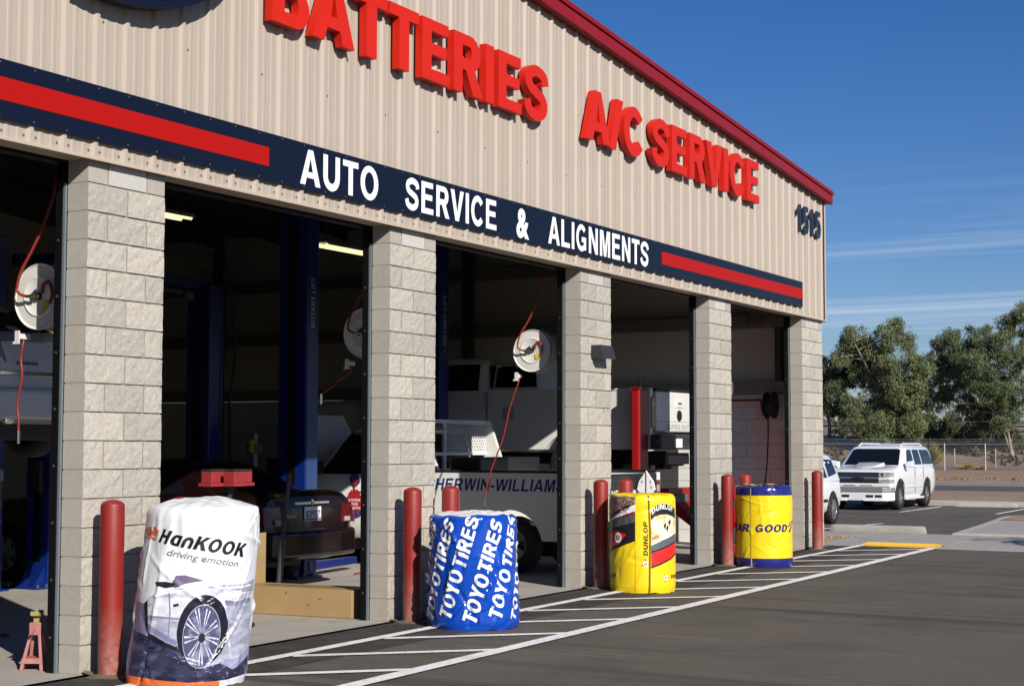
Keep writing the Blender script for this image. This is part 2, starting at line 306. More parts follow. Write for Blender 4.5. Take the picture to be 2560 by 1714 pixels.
GL = {
 'A': (1.0, [[(0,0),(.385,1),(.615,1),(1,0),(.775,0),(.705,.21),(.295,.21),(.225,0)], [(.352,.37),(.5,.79),(.648,.37)]]),
 'B': (.97, [[(.07,0),(.07,1)]+arc(.60,.745,.255,.255,90,-52)+arc(.62,.28,.28,.28,58,-90), [(.28,.84)]+arc(.57,.725,.10,.115,90,-90)+[(.28,.61)], [(.28,.445)]+arc(.60,.305,.115,.14,90,-90)+[(.28,.165)]]),
 'C': (1.0, [stroke(arc(.51,.5,.385,.415,38,322,26), .195)]),
 'D': (1.0, [[(.07,0),(.07,1)]+arc(.42,.5,.52,.5,90,-90,20), [(.28,.83)]+arc(.41,.5,.31,.33,90,-90,20)+[(.28,.17)]]),
 'E': (.93, [[(.07,0),(.07,1),(.84,1),(.84,.83),(.28,.83),(.28,.61),(.79,.61),(.79,.44),(.28,.44),(.28,.17),(.87,.17),(.87,0)]]),
 'F': (.85, [[(.07,0),(.07,1),(.80,1),(.80,.83),(.28,.83),(.28,.6),(.72,.6),(.72,.43),(.28,.43),(.28,0)]]),
 'G': (1.07, [stroke(arc(.52,.5,.395,.415,42,300,26)+[(.86,.15),(.86,.44),(.56,.44)], .185)]),
 'H': (1.0, [[(.07,0),(.07,1),(.28,1),(.28,.61),(.72,.61),(.72,1),(.93,1),(.93,0),(.72,0),(.72,.44),(.28,.44),(.28,0)]]),
 'I': (.36, [[(.075,0),(.075,1),(.285,1),(.285,0)]]),
 'K': (1.0, [[(.07,0),(.07,1),(.28,1),(.28,.58),(.68,1),(.96,1),(.57,.61),(1.0,0),(.73,0),(.42,.46),(.28,.31),(.28,0)]]),
 'L': (.85, [[(.07,0),(.07,1),(.28,1),(.28,.17),(.82,.17),(.82,0)]]),
 'M': (1.15, [[(.07,0),(.07,1),(.38,1),(.575,.33),(.77,1),(1.08,1),(1.08,0),(.88,0),(.88,.78),(.675,0),(.475,0),(.27,.78),(.27,0)]]),
 'N': (1.0, [[(.07,0),(.07,1),(.28,1),(.73,.34),(.73,1),(.93,1),(.93,0),(.71,0),(.27,.66),(.27,0)]]),
 'O': (1.07, [arc(.535,.5,.495,.515,0,345,22), arc(.535,.5,.285,.335,0,345,22)]),
 'P': (.93, [[(.07,0),(.07,1)]+arc(.57,.69,.33,.31,90,-90)+[(.28,.38),(.28,0)], [(.28,.83)]+arc(.54,.69,.14,.14,90,-90)+[(.28,.55)]]),
 'R': (1.0, [[(.07,0),(.07,1)]+arc(.60,.70,.31,.30,90,-70)+[(.97,0),(.72,0),(.47,.40),(.28,.41),(.28,0)], [(.28,.83)]+arc(.57,.705,.125,.125,90,-90)+[(.28,.58)]]),
 'S': (.93, [stroke(sm([(.83,.70),(.76,.85),(.46,.918),(.20,.83),(.155,.70),(.25,.585),(.47,.51),(.71,.42),(.78,.285),(.70,.15),(.46,.082),(.18,.16),(.10,.32)]), .188)]),
 'T': (.85, [[(.325,0),(.325,.83),(.02,.83),(.02,1),(.84,1),(.84,.83),(.535,.83),(.535,0)]]),
 'U': (1.0, [stroke([(.175,1),(.175,.40)]+arc(.5,.40,.325,.315,180,360,18)+[(.825,.40),(.825,1)], .205)]),
 'V': (.93, [[(0,1),(.235,1),(.47,.26),(.70,1),(.93,1),(.58,0),(.35,0)]]),
 'W': (1.32, [[(0,1),(.22,1),(.37,.30),(.54,1),(.78,1),(.95,.30),(1.10,1),(1.32,1),(1.06,0),(.83,0),(.66,.70),(.49,0),(.26,0)]]),
 'Y': (.93, [[(.36,0),(.36,.42),(0,1),(.25,1),(.465,.62),(.68,1),(.93,1),(.57,.42),(.57,0)]]),
 'Z': (.85, [[(.03,0),(.03,.17),(.53,.83),(.07,.83),(.07,1),(.82,1),(.82,.84),(.30,.17),(.83,.17),(.83,0)]]),
 'J': (.78, [stroke([(.60,1),(.60,.36)]+arc(.35,.36,.25,.275,0,-178,14), .205)]),
 'n': (.86, [stroke([(.145,0),(.145,.42)]+arc(.43,.42,.285,.275,180,0,16)+[(.715,.42),(.715,0)], .21)]),
 'a': (.92, [[(.85,0),(.85,.80),(.40,.80)]+arc(.40,.40,.36,.40,90,270,18), [(.64,.165),(.42,.165)]+arc(.42,.40,.15,.235,270,90,12)+[(.64,.635)]]),
 '/': (.54, [[(0,-.02),(.33,1.02),(.54,1.02),(.21,-.02)]]),
 '-': (.46, [[(.04,.27),(.04,.46),(.42,.46),(.42,.27)]]),
 '1': (.60, [[(.26,0),(.26,.72),(.06,.60),(.06,.78),(.20,.86),(.30,1),(.47,1),(.47,0)]]),
 '5': (.78, [stroke([(.70,.91),(.27,.91),(.205,.50)]+sm([(.215,.50),(.42,.60),(.62,.50),(.66,.32),(.58,.14),(.38,.085),(.13,.20)])[1:], .175)]),
}
def tess(outlines):
    vs = [Vector((p[0], p[1], 0)) for o in outlines for p in o]
    t = tessellate_polygon([[Vector((p[0], p[1], 0)) for p in o] for o in outlines])
    return [(v.x, v.y) for v in vs], [tuple(x) for x in t]
def fnt(ch, off=0.03, shear=0.0):        # other characters from Blender's own built-in font, as flat triangles
    c = bpy.data.curves.new('t', 'FONT'); c.body = ch; c.size = 1/0.7; c.offset = off; c.resolution_u = 4
    o = bpy.data.objects.new('t', c); me = bpy.data.meshes.new_from_object(o); me.calc_loop_triangles()
    v = [(p.co.x, p.co.y) for p in me.vertices]; t = [tuple(x.vertices) for x in me.loop_triangles]
    bpy.data.objects.remove(o); bpy.data.curves.remove(c); bpy.data.meshes.remove(me); return v, t
def heavier(ol, ex, ey):        # swell an outline (holes shrink)
    out = []
    for k, o in enumerate(ol):
        n = len(o); ar = sum(o[i][0]*o[(i+1) % n][1]-o[(i+1) % n][0]*o[i][1] for i in range(n)); sg = (1 if ar > 0 else -1)*(1 if k == 0 else -1); q = []
        for i in range(n):
            a, b, c = Vector(o[i-1]), Vector(o[i]), Vector(o[(i+1) % n]); d1 = b-a; d2 = c-b
            if d1.length < 1e-6 or d2.length < 1e-6: q.append(o[i]); continue
            n1 = Vector((d1.y, -d1.x)).normalized(); n2 = Vector((d2.y, -d2.x)).normalized(); m = n1+n2
            m = m/max(0.35, m.length_squared/2) if m.length > 1e-5 else n1
            q.append((b.x+sg*m.x*ex, b.y+sg*m.y*ey))
        out.append(q)
    return out
BOLD = [0.0]
def glyph(ch):
    w, ol = GL[ch]
    if BOLD[0]:
        e = BOLD[0]; ol = [[(p[0]+e, p[1]) for p in o] for o in heavier(ol, e, e*0.25)]; w = w+2*e
    return w, ol
def text2d(s, h, width=None, italic=0.0, track=0.06, space=0.4):
    """flat triangles of a line of capitals, cap height h, starting at x=0; returns verts, tris, width"""
    V, T, x = [], [], 0.0
    for ch in s:
        if ch == ' ': x += space; continue
        if ch == '&':
            v, t = fnt('&', 0.055); mn = min(p[0] for p in v); v = [(p[0]-mn, p[1]*0.98) for p in v]; w = max(p[0] for p in v)
        else: w, ol = glyph(ch); v, t = tess(ol)
        o = len(V); V += [(p[0]+x+italic*p[1], p[1]) for p in v]; T += [tuple(o+i for i in q) for q in t]; x += w+track
    x -= track; k = (width/h/x if width else 1.0)
    return [(p[0]*h*k, p[1]*h) for p in V], T, x*h*k
def refine(V, T, mx):
    V = [tuple(p) for p in V]
    for _ in range(5):
        L2 = mx*mx; out = []; cache = {}; again = False
        def mid(a, b):
            k = (min(a, b), max(a, b))
            if k not in cache: cache[k] = len(V); V.append(((V[a][0]+V[b][0])/2, (V[a][1]+V[b][1])/2))
            return cache[k]
        def ln(a, b): return (V[a][0]-V[b][0])**2+(V[a][1]-V[b][1])**2
        for a, b, c in T:
            e = [ln(a, b) > L2, ln(b, c) > L2, ln(c, a) > L2]
            if not any(e): out.append((a, b, c)); continue
            again = True
            m = [mid(a, b) if e[0] else None, mid(b, c) if e[1] else None, mid(c, a) if e[2] else None]
            if all(e): out += [(a, m[0], m[2]), (m[0], b, m[1]), (m[2], m[1], c), (m[0], m[1], m[2])]
            elif e[0] and e[1]: out += [(a, m[0], c), (m[0], m[1], c), (m[0], b, m[1])]
            elif e[1] and e[2]: out += [(a, b, m[1]), (a, m[1], m[2]), (m[2], m[1], c)]
            elif e[0] and e[2]: out += [(a, m[0], m[2]), (m[0], b, c), (m[0], c, m[2])]
            elif e[0]: out += [(a, m[0], c), (m[0], b, c)]
            elif e[1]: out += [(a, b, m[1]), (a, m[1], c)]
            else: out += [(a, b, m[2]), (b, c, m[2])]
        T = out
        if not again: break
    return V, T
def extrude_glyph(ch, h, kx, y0, y1):
    """a solid letter standing in the xz plane between y0 (front) and y1 (back)"""
    w, ol = glyph(ch); mb = MB(); v, t = tess(ol)
    mb.add([(p[0]*h*kx, y0, p[1]*h) for p in v], t); mb.add([(p[0]*h*kx, y1, p[1]*h) for p in v], [q[::-1] for q in t])
    for o in ol:
        n = len(o); mb.add([(p[0]*h*kx, y0, p[1]*h) for p in o]+[(p[0]*h*kx, y1, p[1]*h) for p in o], [(i, (i+1) % n, n+(i+1) % n, n+i) for i in range(n)])
    return mb, w*h*kx
def letter_row(root, s, x0, x1, z, h, y0, y1, m, track=0.07, space=0.40, name='letter', bevel=0.0):
    tot = sum((space if c == ' ' else glyph(c)[0]) + track for c in s) - track
    k = (x1-x0)/(tot*h); x = x0
    for c in s:
        if c == ' ': x += (space+track)*h*k; continue
        mb, w = extrude_glyph(c, h, k, y0, y1)
        me = mb.mesh(name, clean=True, smooth=35)
        obj(name, me, m, root, (x, 0, z)); x += w+track*h*k
def flat_text(root, name, s, h, m, frame, width=None, italic=0.0, track=0.06, space=0.4):
    """flat painted lettering: frame(u, v) -> point"""
    V, T, w = text2d(s, h, width, italic, track, space)
    mb = MB(); mb.add([frame(u, v) for u, v in V], T); return mb.build(name, m, root)
# ------------------------------------------------------------------ ground
def gz(x):                      # the lot falls a little beyond the crossing walk
    return interp([(20.7, 0.0), (31.0, -0.22), (3000, -0.22)], x)
def sheet(name, m, poly, dz=0.0, zf=None):
    V, T = tess([poly]); zf = zf or (lambda x, y: gz(x))
    V, T = refine(V, T, 4.0) if max(abs(p[0]-poly[0][0]) for p in poly) < 80 else (V, T)
    mb = MB(); mb.add([(x, y, zf(x, y)+dz) for x, y in V], T); me = mb.mesh(name)
    for p in me.polygons:
        if p.normal.z < 0: p.flip()
    return struct(obj(name, me, m))
# far ground: one sheet to the horizon, rising to the highway bank behind the fence
def bank_z(x, y):
    d = x + (y-16)*0.72                      # distance measured square to the fence line
    z = interp([(-200, -0.29), (63, -0.29), (66, -0.27), (80, -0.20), (99, -0.05), (112, 0.35), (122, 1.0), (146, 3.22), (149, 3.34), (163, 3.97), (175, 4.2), (230, 4.3), (3000, 3.0)], d)
    return z + 0.10*noise.noise(Vector((x*0.11, y*0.11, 2)))*min(1, max(0, (d-68)/10))
mb = MB(); xs = [-400, -100, -40, -20, 0, 20, 30, 40, 50] + [52+2*i for i in range(80)] + [230, 300, 500, 900, 1600, 3000]
ys = [-3000, -1200, -400, -150, -80] + [-50+3*i for i in range(50)] + [110, 150, 250, 500, 1200, 3000]
mb.add([(x, y, bank_z(x, y) if x > 60 else -0.32) for x in xs for y in ys],
       [(i*len(ys)+j, (i+1)*len(ys)+j, (i+1)*len(ys)+j+1, i*len(ys)+j+1) for i in range(len(xs)-1) for j in range(len(ys)-1)])
GROUND = struct(mb.build('ground', BANK, smooth=80))
# parking lot sheet: flat by the shop, falling to the far stalls
mb = MB(); xs = [-60, -30, -10, 0, 10, 16, 20.7] + [21.5+i for i in range(10)] + [31.5, 36, 40.9]; ys = [-60, -30, -10, -5, -2, 0, 5, 10, 20, 40]
mb.add([(x, y, gz(x)) for x in xs for y in ys], [(i*len(ys)+j, (i+1)*len(ys)+j, (i+1)*len(ys)+j+1, i*len(ys)+j+1) for i in range(len(xs)-1) for j in range(len(ys)-1)])
struct(mb.build('parking_lot', ASPH))
sheet('sealed_strip', ASPH2, [(-8, -1.02), (16.74, -1.0), (16.74, -0.02), (-8, -0.02)], 0.004)
# painted hatching
def line(x0, y0, x1, y1, w=0.10, dz=0.009):
    d = Vector((x1-x0, y1-y0)); n = Vector((-d.y, d.x)).normalized()*w/2; k = 14; V = []; jit = random.random()*50
    for i in range(k+1):
        t = i/k; p = Vector((x0, y0))+d*t
        for sgn in (1, -1):
            j = 1+0.10*noise.noise(Vector((p.x*5, p.y*5, jit+sgn)))
            q = p+n*sgn*j; V.append((q.x, q.y, gz(q.x)+dz))
    mb = MB(); mb.add(V, [(2*i, 2*i+1, 2*i+3, 2*i+2) for i in range(k)]); me = mb.mesh('painted_line')
    for p in me.polygons:
        if p.normal.z < 0: p.flip()
    return struct(obj('painted_line', me, PAINT))
line(-4, -0.69, 16.93, -0.525, 0.120, 0.013); line(-4, -2.0, 16.78, -1.70, 0.145, 0.013)
def yin(x): return lerp(-0.66, -0.525, x/16.93)
def yout(x): return lerp(-1.94, -1.70, x/16.78)
for k in range(-2, 13):
    x = 0.28+1.262*k; line(x, yin(x)-0.04, x+1.10-0.004*k, yout(x+1.1)+0.05, 0.108, 0.009)
# sidewalk, planter, kerbs
def slab(name, m, poly, z0, z1, zf=None, bevel=0.012):
    mb = MB(); mb.prism(poly, 'z', z0, z1); return mb.build(name, m, bevel=bevel)
def walk(poly): return struct(slab('sidewalk', WALK, poly, -0.25, 0.012, bevel=0.006))
J = 0.006
for a, b in ((-0.50, 0.30), (-1.72, -0.50), (-3.2, -1.72), (-4.7, -3.2), (-6.2, -4.7)):
    walk([(17.62, a+J), (20.66, a+J), (20.66, b-J), (17.62, b-J)]); walk([(16.76, a+J), (17.60, a+J), (17.60, b-J), (16.76, b-J)]) if not (-1.0 > a > -2.0) else None
for a in (0.30, 1.8, 3.3, 4.8, 6.3): walk([(19.45, a+J), (20.66, a+J), (20.66, a+1.5-J), (19.45, a+1.5-J)])
sheet('planter_gravel', GRAV, [(16.76, 0.30), (19.44, 0.30), (19.44, 8), (16.76, 8)], 0.006, lambda x, y: 0.0)
mb = MB()
for i in range(420):
    x, y = random.uniform(16.8, 19.4), random.uniform(0.32, 2.5); s_ = random.uniform(0.012, 0.03); a = random.random()*3
    mb.add([(x+s_*cos(a), y+s_*sin(a), 0.004), (x+s_*cos(a+2), y+s_*sin(a+2), 0.004), (x+s_*cos(a+4), y+s_*sin(a+4), 0.004), (x, y, 0.01+s_*0.9)], [(0,1,3),(1,2,3),(2,0,3)])
o = mb.build('planter_pebbles', GRAV); o['kind'] = 'stuff'; o['label'] = 'tan pebbles scattered over the planter bed beside the building corner'
# tactile panel
t = thing('tactile_paving', 'yellow tactile warning panel at the end of the hatched walkway', 'tactile paving', (16.80, -1.10, 0))
mb = MB(); mb.prism([(0.04, -0.64), (0.80, -0.53), (0.84, 0.66), (0.10, 0.57)], 'z', 0.0, 0.022); mb.build('panel', YELP, t, bevel=0.003)
mb = MB()
for i in range(12):
    for j in range(19):
        x = 0.10+i*0.061; y = -0.555+j*0.0625+x*0.11
        mb.lathe([(0.013, 0.0), (0.010, 0.006), (0.0, 0.007)], (x, y, 0.022), 'z', 6)
o = mb.build('domes', YELP, t); o['kind'] = 'stuff'
# kerbed island right of the crossing
isl = [(20.72, -1.02), (24.6, -0.70), (27.8, -0.38), (28.6, -0.36), (29.2, -0.62), (29.5, -1.3), (29.5, -7), (20.72, -7)]
def inset(poly, d):
    c = Vector((25.5, -4)); return [tuple((Vector(p)-c)*(1-d/max(1, (Vector(p)-c).length))+c) for p in poly]
struct(slab('kerb', KERB, isl, -0.4, 0.035, bevel=0.03)); 
struct(slab('island_walk', WALK, [(20.9, -1.22), (26.2, -0.80), (26.2, -6.8), (20.9, -6.8)], -0.1, 0.041, bevel=0.004))
sheet('island_dirt', DIRT, [(26.24, -0.72), (28.4, -0.56), (28.9, -0.76), (29.2, -1.4), (29.2, -6.8), (26.24, -6.8)], 0.045, lambda x, y: 0.02*noise.noise(Vector((x*2, y*2, 0))))
# far kerb, verge, street
def kerbline(x, y0, y1, z, h, m=KERB, w=0.16): mb = MB(); mb.box(x, x+w, y0, y1, z-0.2, z+h); return struct(mb.build('kerb', m, bevel=0.02))
kerbline(40.9, -40, 60, -0.22, 0.15); sheet('verge', DIRT, [(41.05, -40), (52.6, -40), (52.6, 60), (41.05, 60)], 0.03, lambda x, y: -0.12)
kerbline(52.6, -40, 80, -0.25, 0.13, mat('kerb_brown', (0.22, 0.19, 0.16), 0.9, var=0.2, vscale=2)); sheet('street', ROADM, [(52.75, -60), (66.6, -60), (66.6, 120), (52.75, 120)], 0.0, lambda x, y: -0.24)  # near street kerb in a darker brown concrete
kerbline(66.6, -60, 120, -0.24, 0.16, mat('kerb_grey', (0.30, 0.29, 0.28), 0.9, var=0.1, vscale=1)); 
sheet('painted_line', PAINT, [(56.8, -60), (56.92, -60), (56.92, 120), (56.8, 120)], 0.004, lambda x, y: -0.24)
sheet('dirt_strip', DIRT, [(66.76, -60), (98, -60), (98, 120), (66.76, 120)], 0.0, lambda x, y: -0.14+0.0025*(x-66))
mb = MB()      # ploughed dirt ridge along the strip
for i in range(900):
    y = -6+i*0.055; x = 75+0.8*sin(i*0.05)+random.gauss(0, 1.1); r = random.uniform(0.05, 0.17)*(1.4 if y < 9 else 1)
    mb.lathe([(r, -0.1), (r*0.85, r*0.25), (r*0.4, r*0.5), (0, r*0.55)], (x, y, -0.12), 'z', 6)
for i in range(len(mb.v)):
    v = mb.v[i]; n_ = noise.noise_vector(Vector(v)*5.3)*0.08; mb.v[i] = (v[0]+n_.x, v[1]+n_.y, v[2]+n_.z)
o = mb.build('dirt_clods', mat('clod_dirt', (0.22, 0.13, 0.075), 0.95, var=0.3, vscale=3), smooth=70); o['kind'] = 'stuff'; o['label'] = 'ridge of turned brown dirt clods beyond the street'
# highway on the bank
def dline(d0, d1, z, y0=-60, y1=140): return [(d0-(y0-16)*0.72, y0), (d1-(y0-16)*0.72, y0), (d1-(y1-16)*0.72, y1), (d0-(y1-16)*0.72, y1)]
sheet('highway', mat('highway_asphalt', (0.13, 0.125, 0.12), 0.9), dline(149, 163, 0), 0.05, lambda x, y: 3.40+(x+(y-16)*0.72-149)*0.045)
sheet('painted_line', PAINT, dline(150.6, 151.1, 0), 0.09, lambda x, y: 3.40+(x+(y-16)*0.72-149)*0.045)
mb = MB()      # dry scrub along the far side of the highway
for i in range(900):
    y = random.uniform(-30, 120); d = random.uniform(165, 176); x = d-(y-16)*0.72; h = random.uniform(0.15, 0.55); a = random.random()*3
    for k in range(3):
        b = a+k*1.1; mb.add([(x+0.35*cos(b), y+0.35*sin(b), 3.9), (x-0.35*cos(b), y-0.35*sin(b), 3.9), (x-0.15*cos(b), y, 4.05+h), (x+0.15*cos(b), y, 4.05+h)], [(0,1,2,3)])
o = mb.build('dry_scrub', DRY); o['kind'] = 'stuff'; o['label'] = 'low dry orange scrub along the far edge of the highway'
# stall stripes
for x0, y0, x1, y1 in ((21.5, 1.75, 27.0, 2.0), (35.2, 3.86, 39.9, 3.88), (35.4, 1.31, 39.6, 1.36), (31.6, -1.25, 39, -1.2), (35.2, 6.5, 39.9, 6.5)): line(x0, y0, x1, y1, 0.10)
# wheel stops
def wheel_stop(label, p0, p1, z):
    a = Vector(p0); b = Vector(p1); L = (b-a).length; c = (a+b)/2
    t = MB(); n = 24
    prof = [(-0.085, 0), (-0.075, 0.07), (-0.05, 0.125), (-0.03, 0.135), (0.03, 0.135), (0.05, 0.125), (0.075, 0.07), (0.085, 0)]
    V = []; 
    for i in range(n+1):
        x = -L/2+L*i/n; e = 1.0 if 0 < i < n else 0.72
        for py, pz in prof: V.append((x+(0.03 if i == 0 else -0.03 if i == n else 0)*pz*5, py*e*(1+0.03*noise.noise(Vector((x*6, pz*9, 1)))), pz*(1.0 if 0 < i < n else 0.93)+0.002*noise.noise(Vector((x*9, py*9, 3)))))
    m = len(prof); F_ = [(i*m+j, (i+1)*m+j, (i+1)*m+j+1, i*m+j+1) for i in range(n) for j in range(m-1)] + [tuple(range(m)), tuple(range(n*m+m-1, n*m-1, -1))]
    t.add(V, F_); o = t.build('wheel_stop', STOP, None, (c.x, c.y, z), atan2((b-a).y, (b-a).x), smooth=40)
    tag(o, label, 'wheel stop', 'concrete wheel stops')
wheel_stop('concrete wheel stop at the edge of the crossing sidewalk', (21.13, 1.34), (21.17, -0.46), gz(21.1)-0.004)
wheel_stop('distant concrete wheel stop by the far kerb right of the parked sport utility', (40.35, 3.57), (40.6, 1.78), -0.222)
# ------------------------------------------------------------------ the building
CO = 0.2032; PX = [0.0, 3.877, 7.806, 11.705, 15.557]; XR = 16.573
def zr(x): return 5.556+0.0833*(16.62-x) if x > -9 else 5.556+0.0833*(16.62+9)-0.0833*(-9-x)
BD = thing('auto_service_building', 'tan auto service building with block pillars, open bays and red roof trim', 'building')
def block_mesh(w, h, d, rough, seed):
    random.seed(seed); nx, nz = (9, 5) if w > 0.3 else (5, 5); g = 0.013; x0, x1, z0, z1 = g/2, w-g/2, g/2, h-g/2
    V, Fc, mi = [], [], []
    for i in range(nx+1):
        for k in range(nz+1):
            edge = i in (0, nx) or k in (0, nz)
            y = -0.002 if edge else -(0.004+0.006*random.random()) if rough else -0.002
            jx = 0 if edge or not rough else random.uniform(-0.006, 0.006)
            ey = -random.uniform(0.0, 0.006) if edge and rough else 0
            V.append((lerp(x0, x1, i/nx)+jx, y+ey, lerp(z0, z1, k/nz)))
    m = nz+1
    for i in range(nx):
        for k in range(nz): Fc.append((i*m+k, (i+1)*m+k, (i+1)*m+k+1, i*m+k+1)); mi.append(0)
    ring = [i*m for i in range(nx+1)] + [nx*m+k for k in range(1, m)] + [i*m+nz for i in range(nx-1, -1, -1)] + [k for k in range(nz-1, 0, -1)]
    b = len(V); V += [(V[i][0], d, V[i][2]) for i in ring]; n = len(ring)
    for i in range(n): Fc.append((ring[i], b+i, b+(i+1) % n, ring[(i+1) % n])); mi.append(1)
    Fc.append(tuple(range(b, b+n))); mi.append(1)
    me = bpy.data.meshes.new('block'); me.from_pydata(V, [], Fc); me.polygons.foreach_set('material_index', mi)
    bm = bmesh.new(); bm.from_mesh(me); bmesh.ops.recalc_face_normals(bm, faces=bm.faces); bm.to_mesh(me); bm.free(); return me
DEP = 0.19
VAR = {}
for w in (0.4064, 0.2032):
    for k in range(5):
        me = block_mesh(w, CO, DEP, True, k+10*w); me.materials.append(BLK_F); me.materials.append(BLK_S); VAR[(w, k)] = me
    me = block_mesh(w, CO, DEP, False, 1); me.materials.append(BLK_S); me.materials.append(BLK_S); VAR[(w, 's')] = me
    me = block_mesh(w, CO, DEP, False, 1); me.materials.append(BLK_T); me.materials.append(BLK_S); VAR[(w, 'p')] = me
random.seed(3)
FULL, HALF = 0.4064, 0.2032
for pi_, X in enumerate(PX):
    wide = XR-X if pi_ == 4 else 2*FULL
    mb = MB(); mb.box(X+0.009, X+wide-0.009, 0.008, DEP-0.004, -0.1, 18*CO+0.05); P = mb.build('pillar', MORT, BD, bevel=0.0)
    for c in range(18):
        if pi_ == 4: row = (FULL, FULL, HALF) if c % 2 == 0 else (HALF, FULL, FULL)
        else: row = (FULL, FULL) if c % 2 == 0 else (HALF, FULL, HALF)
        if c == 17: row = (HALF, FULL, HALF) if pi_ < 4 else (HALF, FULL, HALF, HALF)
        x = X
        for j, w in enumerate(row):
            key = ('p' if 0 < j < len(row)-1 else 's') if c == 17 else random.randrange(5)
            o = bpy.data.objects.new('block', VAR[(w, key)]); COL.objects.link(o); o.parent = P; o.location = (x, random.uniform(-0.001, 0.0015), c*CO); x += w
# unseen bays to the left carry the wall on
mb = MB(); mb.box(-3.87, -3.06, 0.0, DEP, -0.1, 3.66); mb.box(-9.0, -6.9, 0.0, DEP, -0.1, 3.66); mb.build('plain_pillar', BLK_S, BD)
# mortar smear and grout at the pillar feet
for X in PX:
    mb = MB(); V = []; n = 22
    for i in range(n):
        t_ = i/(n-1); x = X+0.02+t_*0.86; V += [(x, -0.015, 0.02+0.02*abs(noise.noise(Vector((x*9, 1, 0))))), (x, -0.10-0.16*abs(noise.noise(Vector((x*4, 3, 0)))), 0.008)]
    mb.add(V, [(2*i, 2*i+1, 2*i+3, 2*i+2) for i in range(n-1)]); mb.build('grout', mat('grout', (0.20, 0.165, 0.125), 0.95, var=0.35, vscale=25, bump=0.6, bscale=60), BD, smooth=60)
# ribbed metal siding, one object per sheet (three ribs each)
YP = -0.026
def rib_profile(x0, x1):
    pts = []; k0 = math.floor((x0-0.029)/0.3048)-1
    for k in range(k0, k0+7):
        c = 0.029+0.3048*k
        pts += [(c-0.034, YP), (c-0.014, YP-0.026), (c+0.014, YP-0.026), (c+0.034, YP)]
        for mn in (0.1016, 0.2032): pts += [(c+mn-0.022, YP), (c+mn-0.012, YP-0.004), (c+mn+0.012, YP-0.004), (c+mn+0.022, YP)]
    ins = [p for p in pts if x0 < p[0] < x1]
    def at(x):
        q = sorted(pts); return interp(q, x)
    return [(x0, at(x0))] + sorted(ins) + [(x1, at(x1))]
xs0 = 0.029-0.15-0.9144*9; k = 0
while xs0 < 16.60:
    x1 = min(xs0+0.9144, 16.615); pr = rib_profile(xs0, x1); V = []
    for x, y in pr: V += [(x, y, 3.628), (x, y, zr(x)-0.004)]
    mb = MB(); mb.add(V, [(2*i, 2*i+2, 2*i+3, 2*i+1) for i in range(len(pr)-1)])
    yb = 0.012 + 0.0015*(k % 2); mb.add([(xs0, yb, 3.628), (x1, yb, 3.628), (x1, yb, zr(x1)-0.004), (xs0, yb, zr(xs0)-0.004)], [(0, 3, 2, 1)])
    me = mb.mesh('siding_panel'); obj('siding_panel', me, SIDE, BD); xs0 = x1; k += 1
# screws: rows along the girts
mb = MB()
def screw(x, y, z, r=0.0065): mb.lathe([(r*1.7, 0.0), (r*1.7, -0.0015), (r, -0.002), (r, -0.007), (0, -0.0075)], (x, y, z), 'y', 6)
for k in range(-10, 56):
    c = 0.029+0.3048*k
    for z, dx in ((3.675, -0.055), (3.675, 0.055), (4.62, 0.07 if k % 3 == 0 else 5000), (5.35, 0.07 if k % 3 == 1 else 5000)):
        x = c+dx
        if -2.5 < x < 16.5 and z < zr(x)-0.1: screw(x, YP, z)
o = mb.build('siding_screws', mat('screw_head', (0.34, 0.28, 0.22), 0.5, metal=0.5), BD); o['kind'] = 'stuff'
# bottom drip trim, corner trim, rake
mb = MB(); mb.prism([(-0.066, 3.606), (-0.062, 3.606), (-0.062, 3.616), (0.010, 3.622), (0.19, 3.622), (0.19, 3.632), (-0.060, 3.632), (-0.066, 3.618)], 'x', -9, 16.62); mb.build('drip_trim', TRIM, BD)
mb = MB(); mb.box(16.56, 16.625, -0.064, -0.058, 3.60, zr(16.6)-0.01); mb.box(16.617, 16.625, -0.058, 0.10, 3.60, zr(16.6)-0.01); mb.build('corner_trim', TRIM, BD)
def rake(name, prof, m):      # profile (y, dz above the siding top), swept along the slope
    mb = MB(); V = []; st = [-9.0, 16.75]
    for x in st: V += [(x, y, zr(x)+dz) for y, dz in prof]
    n = len(prof); mb.add(V, [(i, (i+1) % n, n+(i+1) % n, n+i) for i in range(n)] + [tuple(range(n)), tuple(range(2*n-1, n-1, -1))])
    return mb.build(name, m, BD)
rake('rake_fascia', [(0.02, -0.004), (-0.11, -0.018), (-0.135, -0.026), (-0.150, -0.018), (-0.152, 0.112), (-0.135, 0.122), (0.02, 0.122)], REDT)
rake('rake_cap', [(0.02, 0.124), (-0.150, 0.128), (-0.168, 0.132), (-0.175, 0.168), (-0.168, 0.186), (-0.10, 0.194), (0.02, 0.194)], REDT)
mb = MB()      # seams in the fascia
for x in (1.2, 4.3, 7.35, 10.4, 13.45): mb.hexa([(x, -0.1545, zr(x)-0.018), (x+0.012, -0.1545, zr(x)-0.018), (x+0.012, -0.150, zr(x)-0.018), (x, -0.150, zr(x)-0.018), (x, -0.1545, zr(x)+0.108), (x+0.012, -0.1545, zr(x)+0.108), (x+0.012, -0.150, zr(x)+0.108), (x, -0.150, zr(x)+0.108)])
mb.build('fascia_seams', REDT, BD)
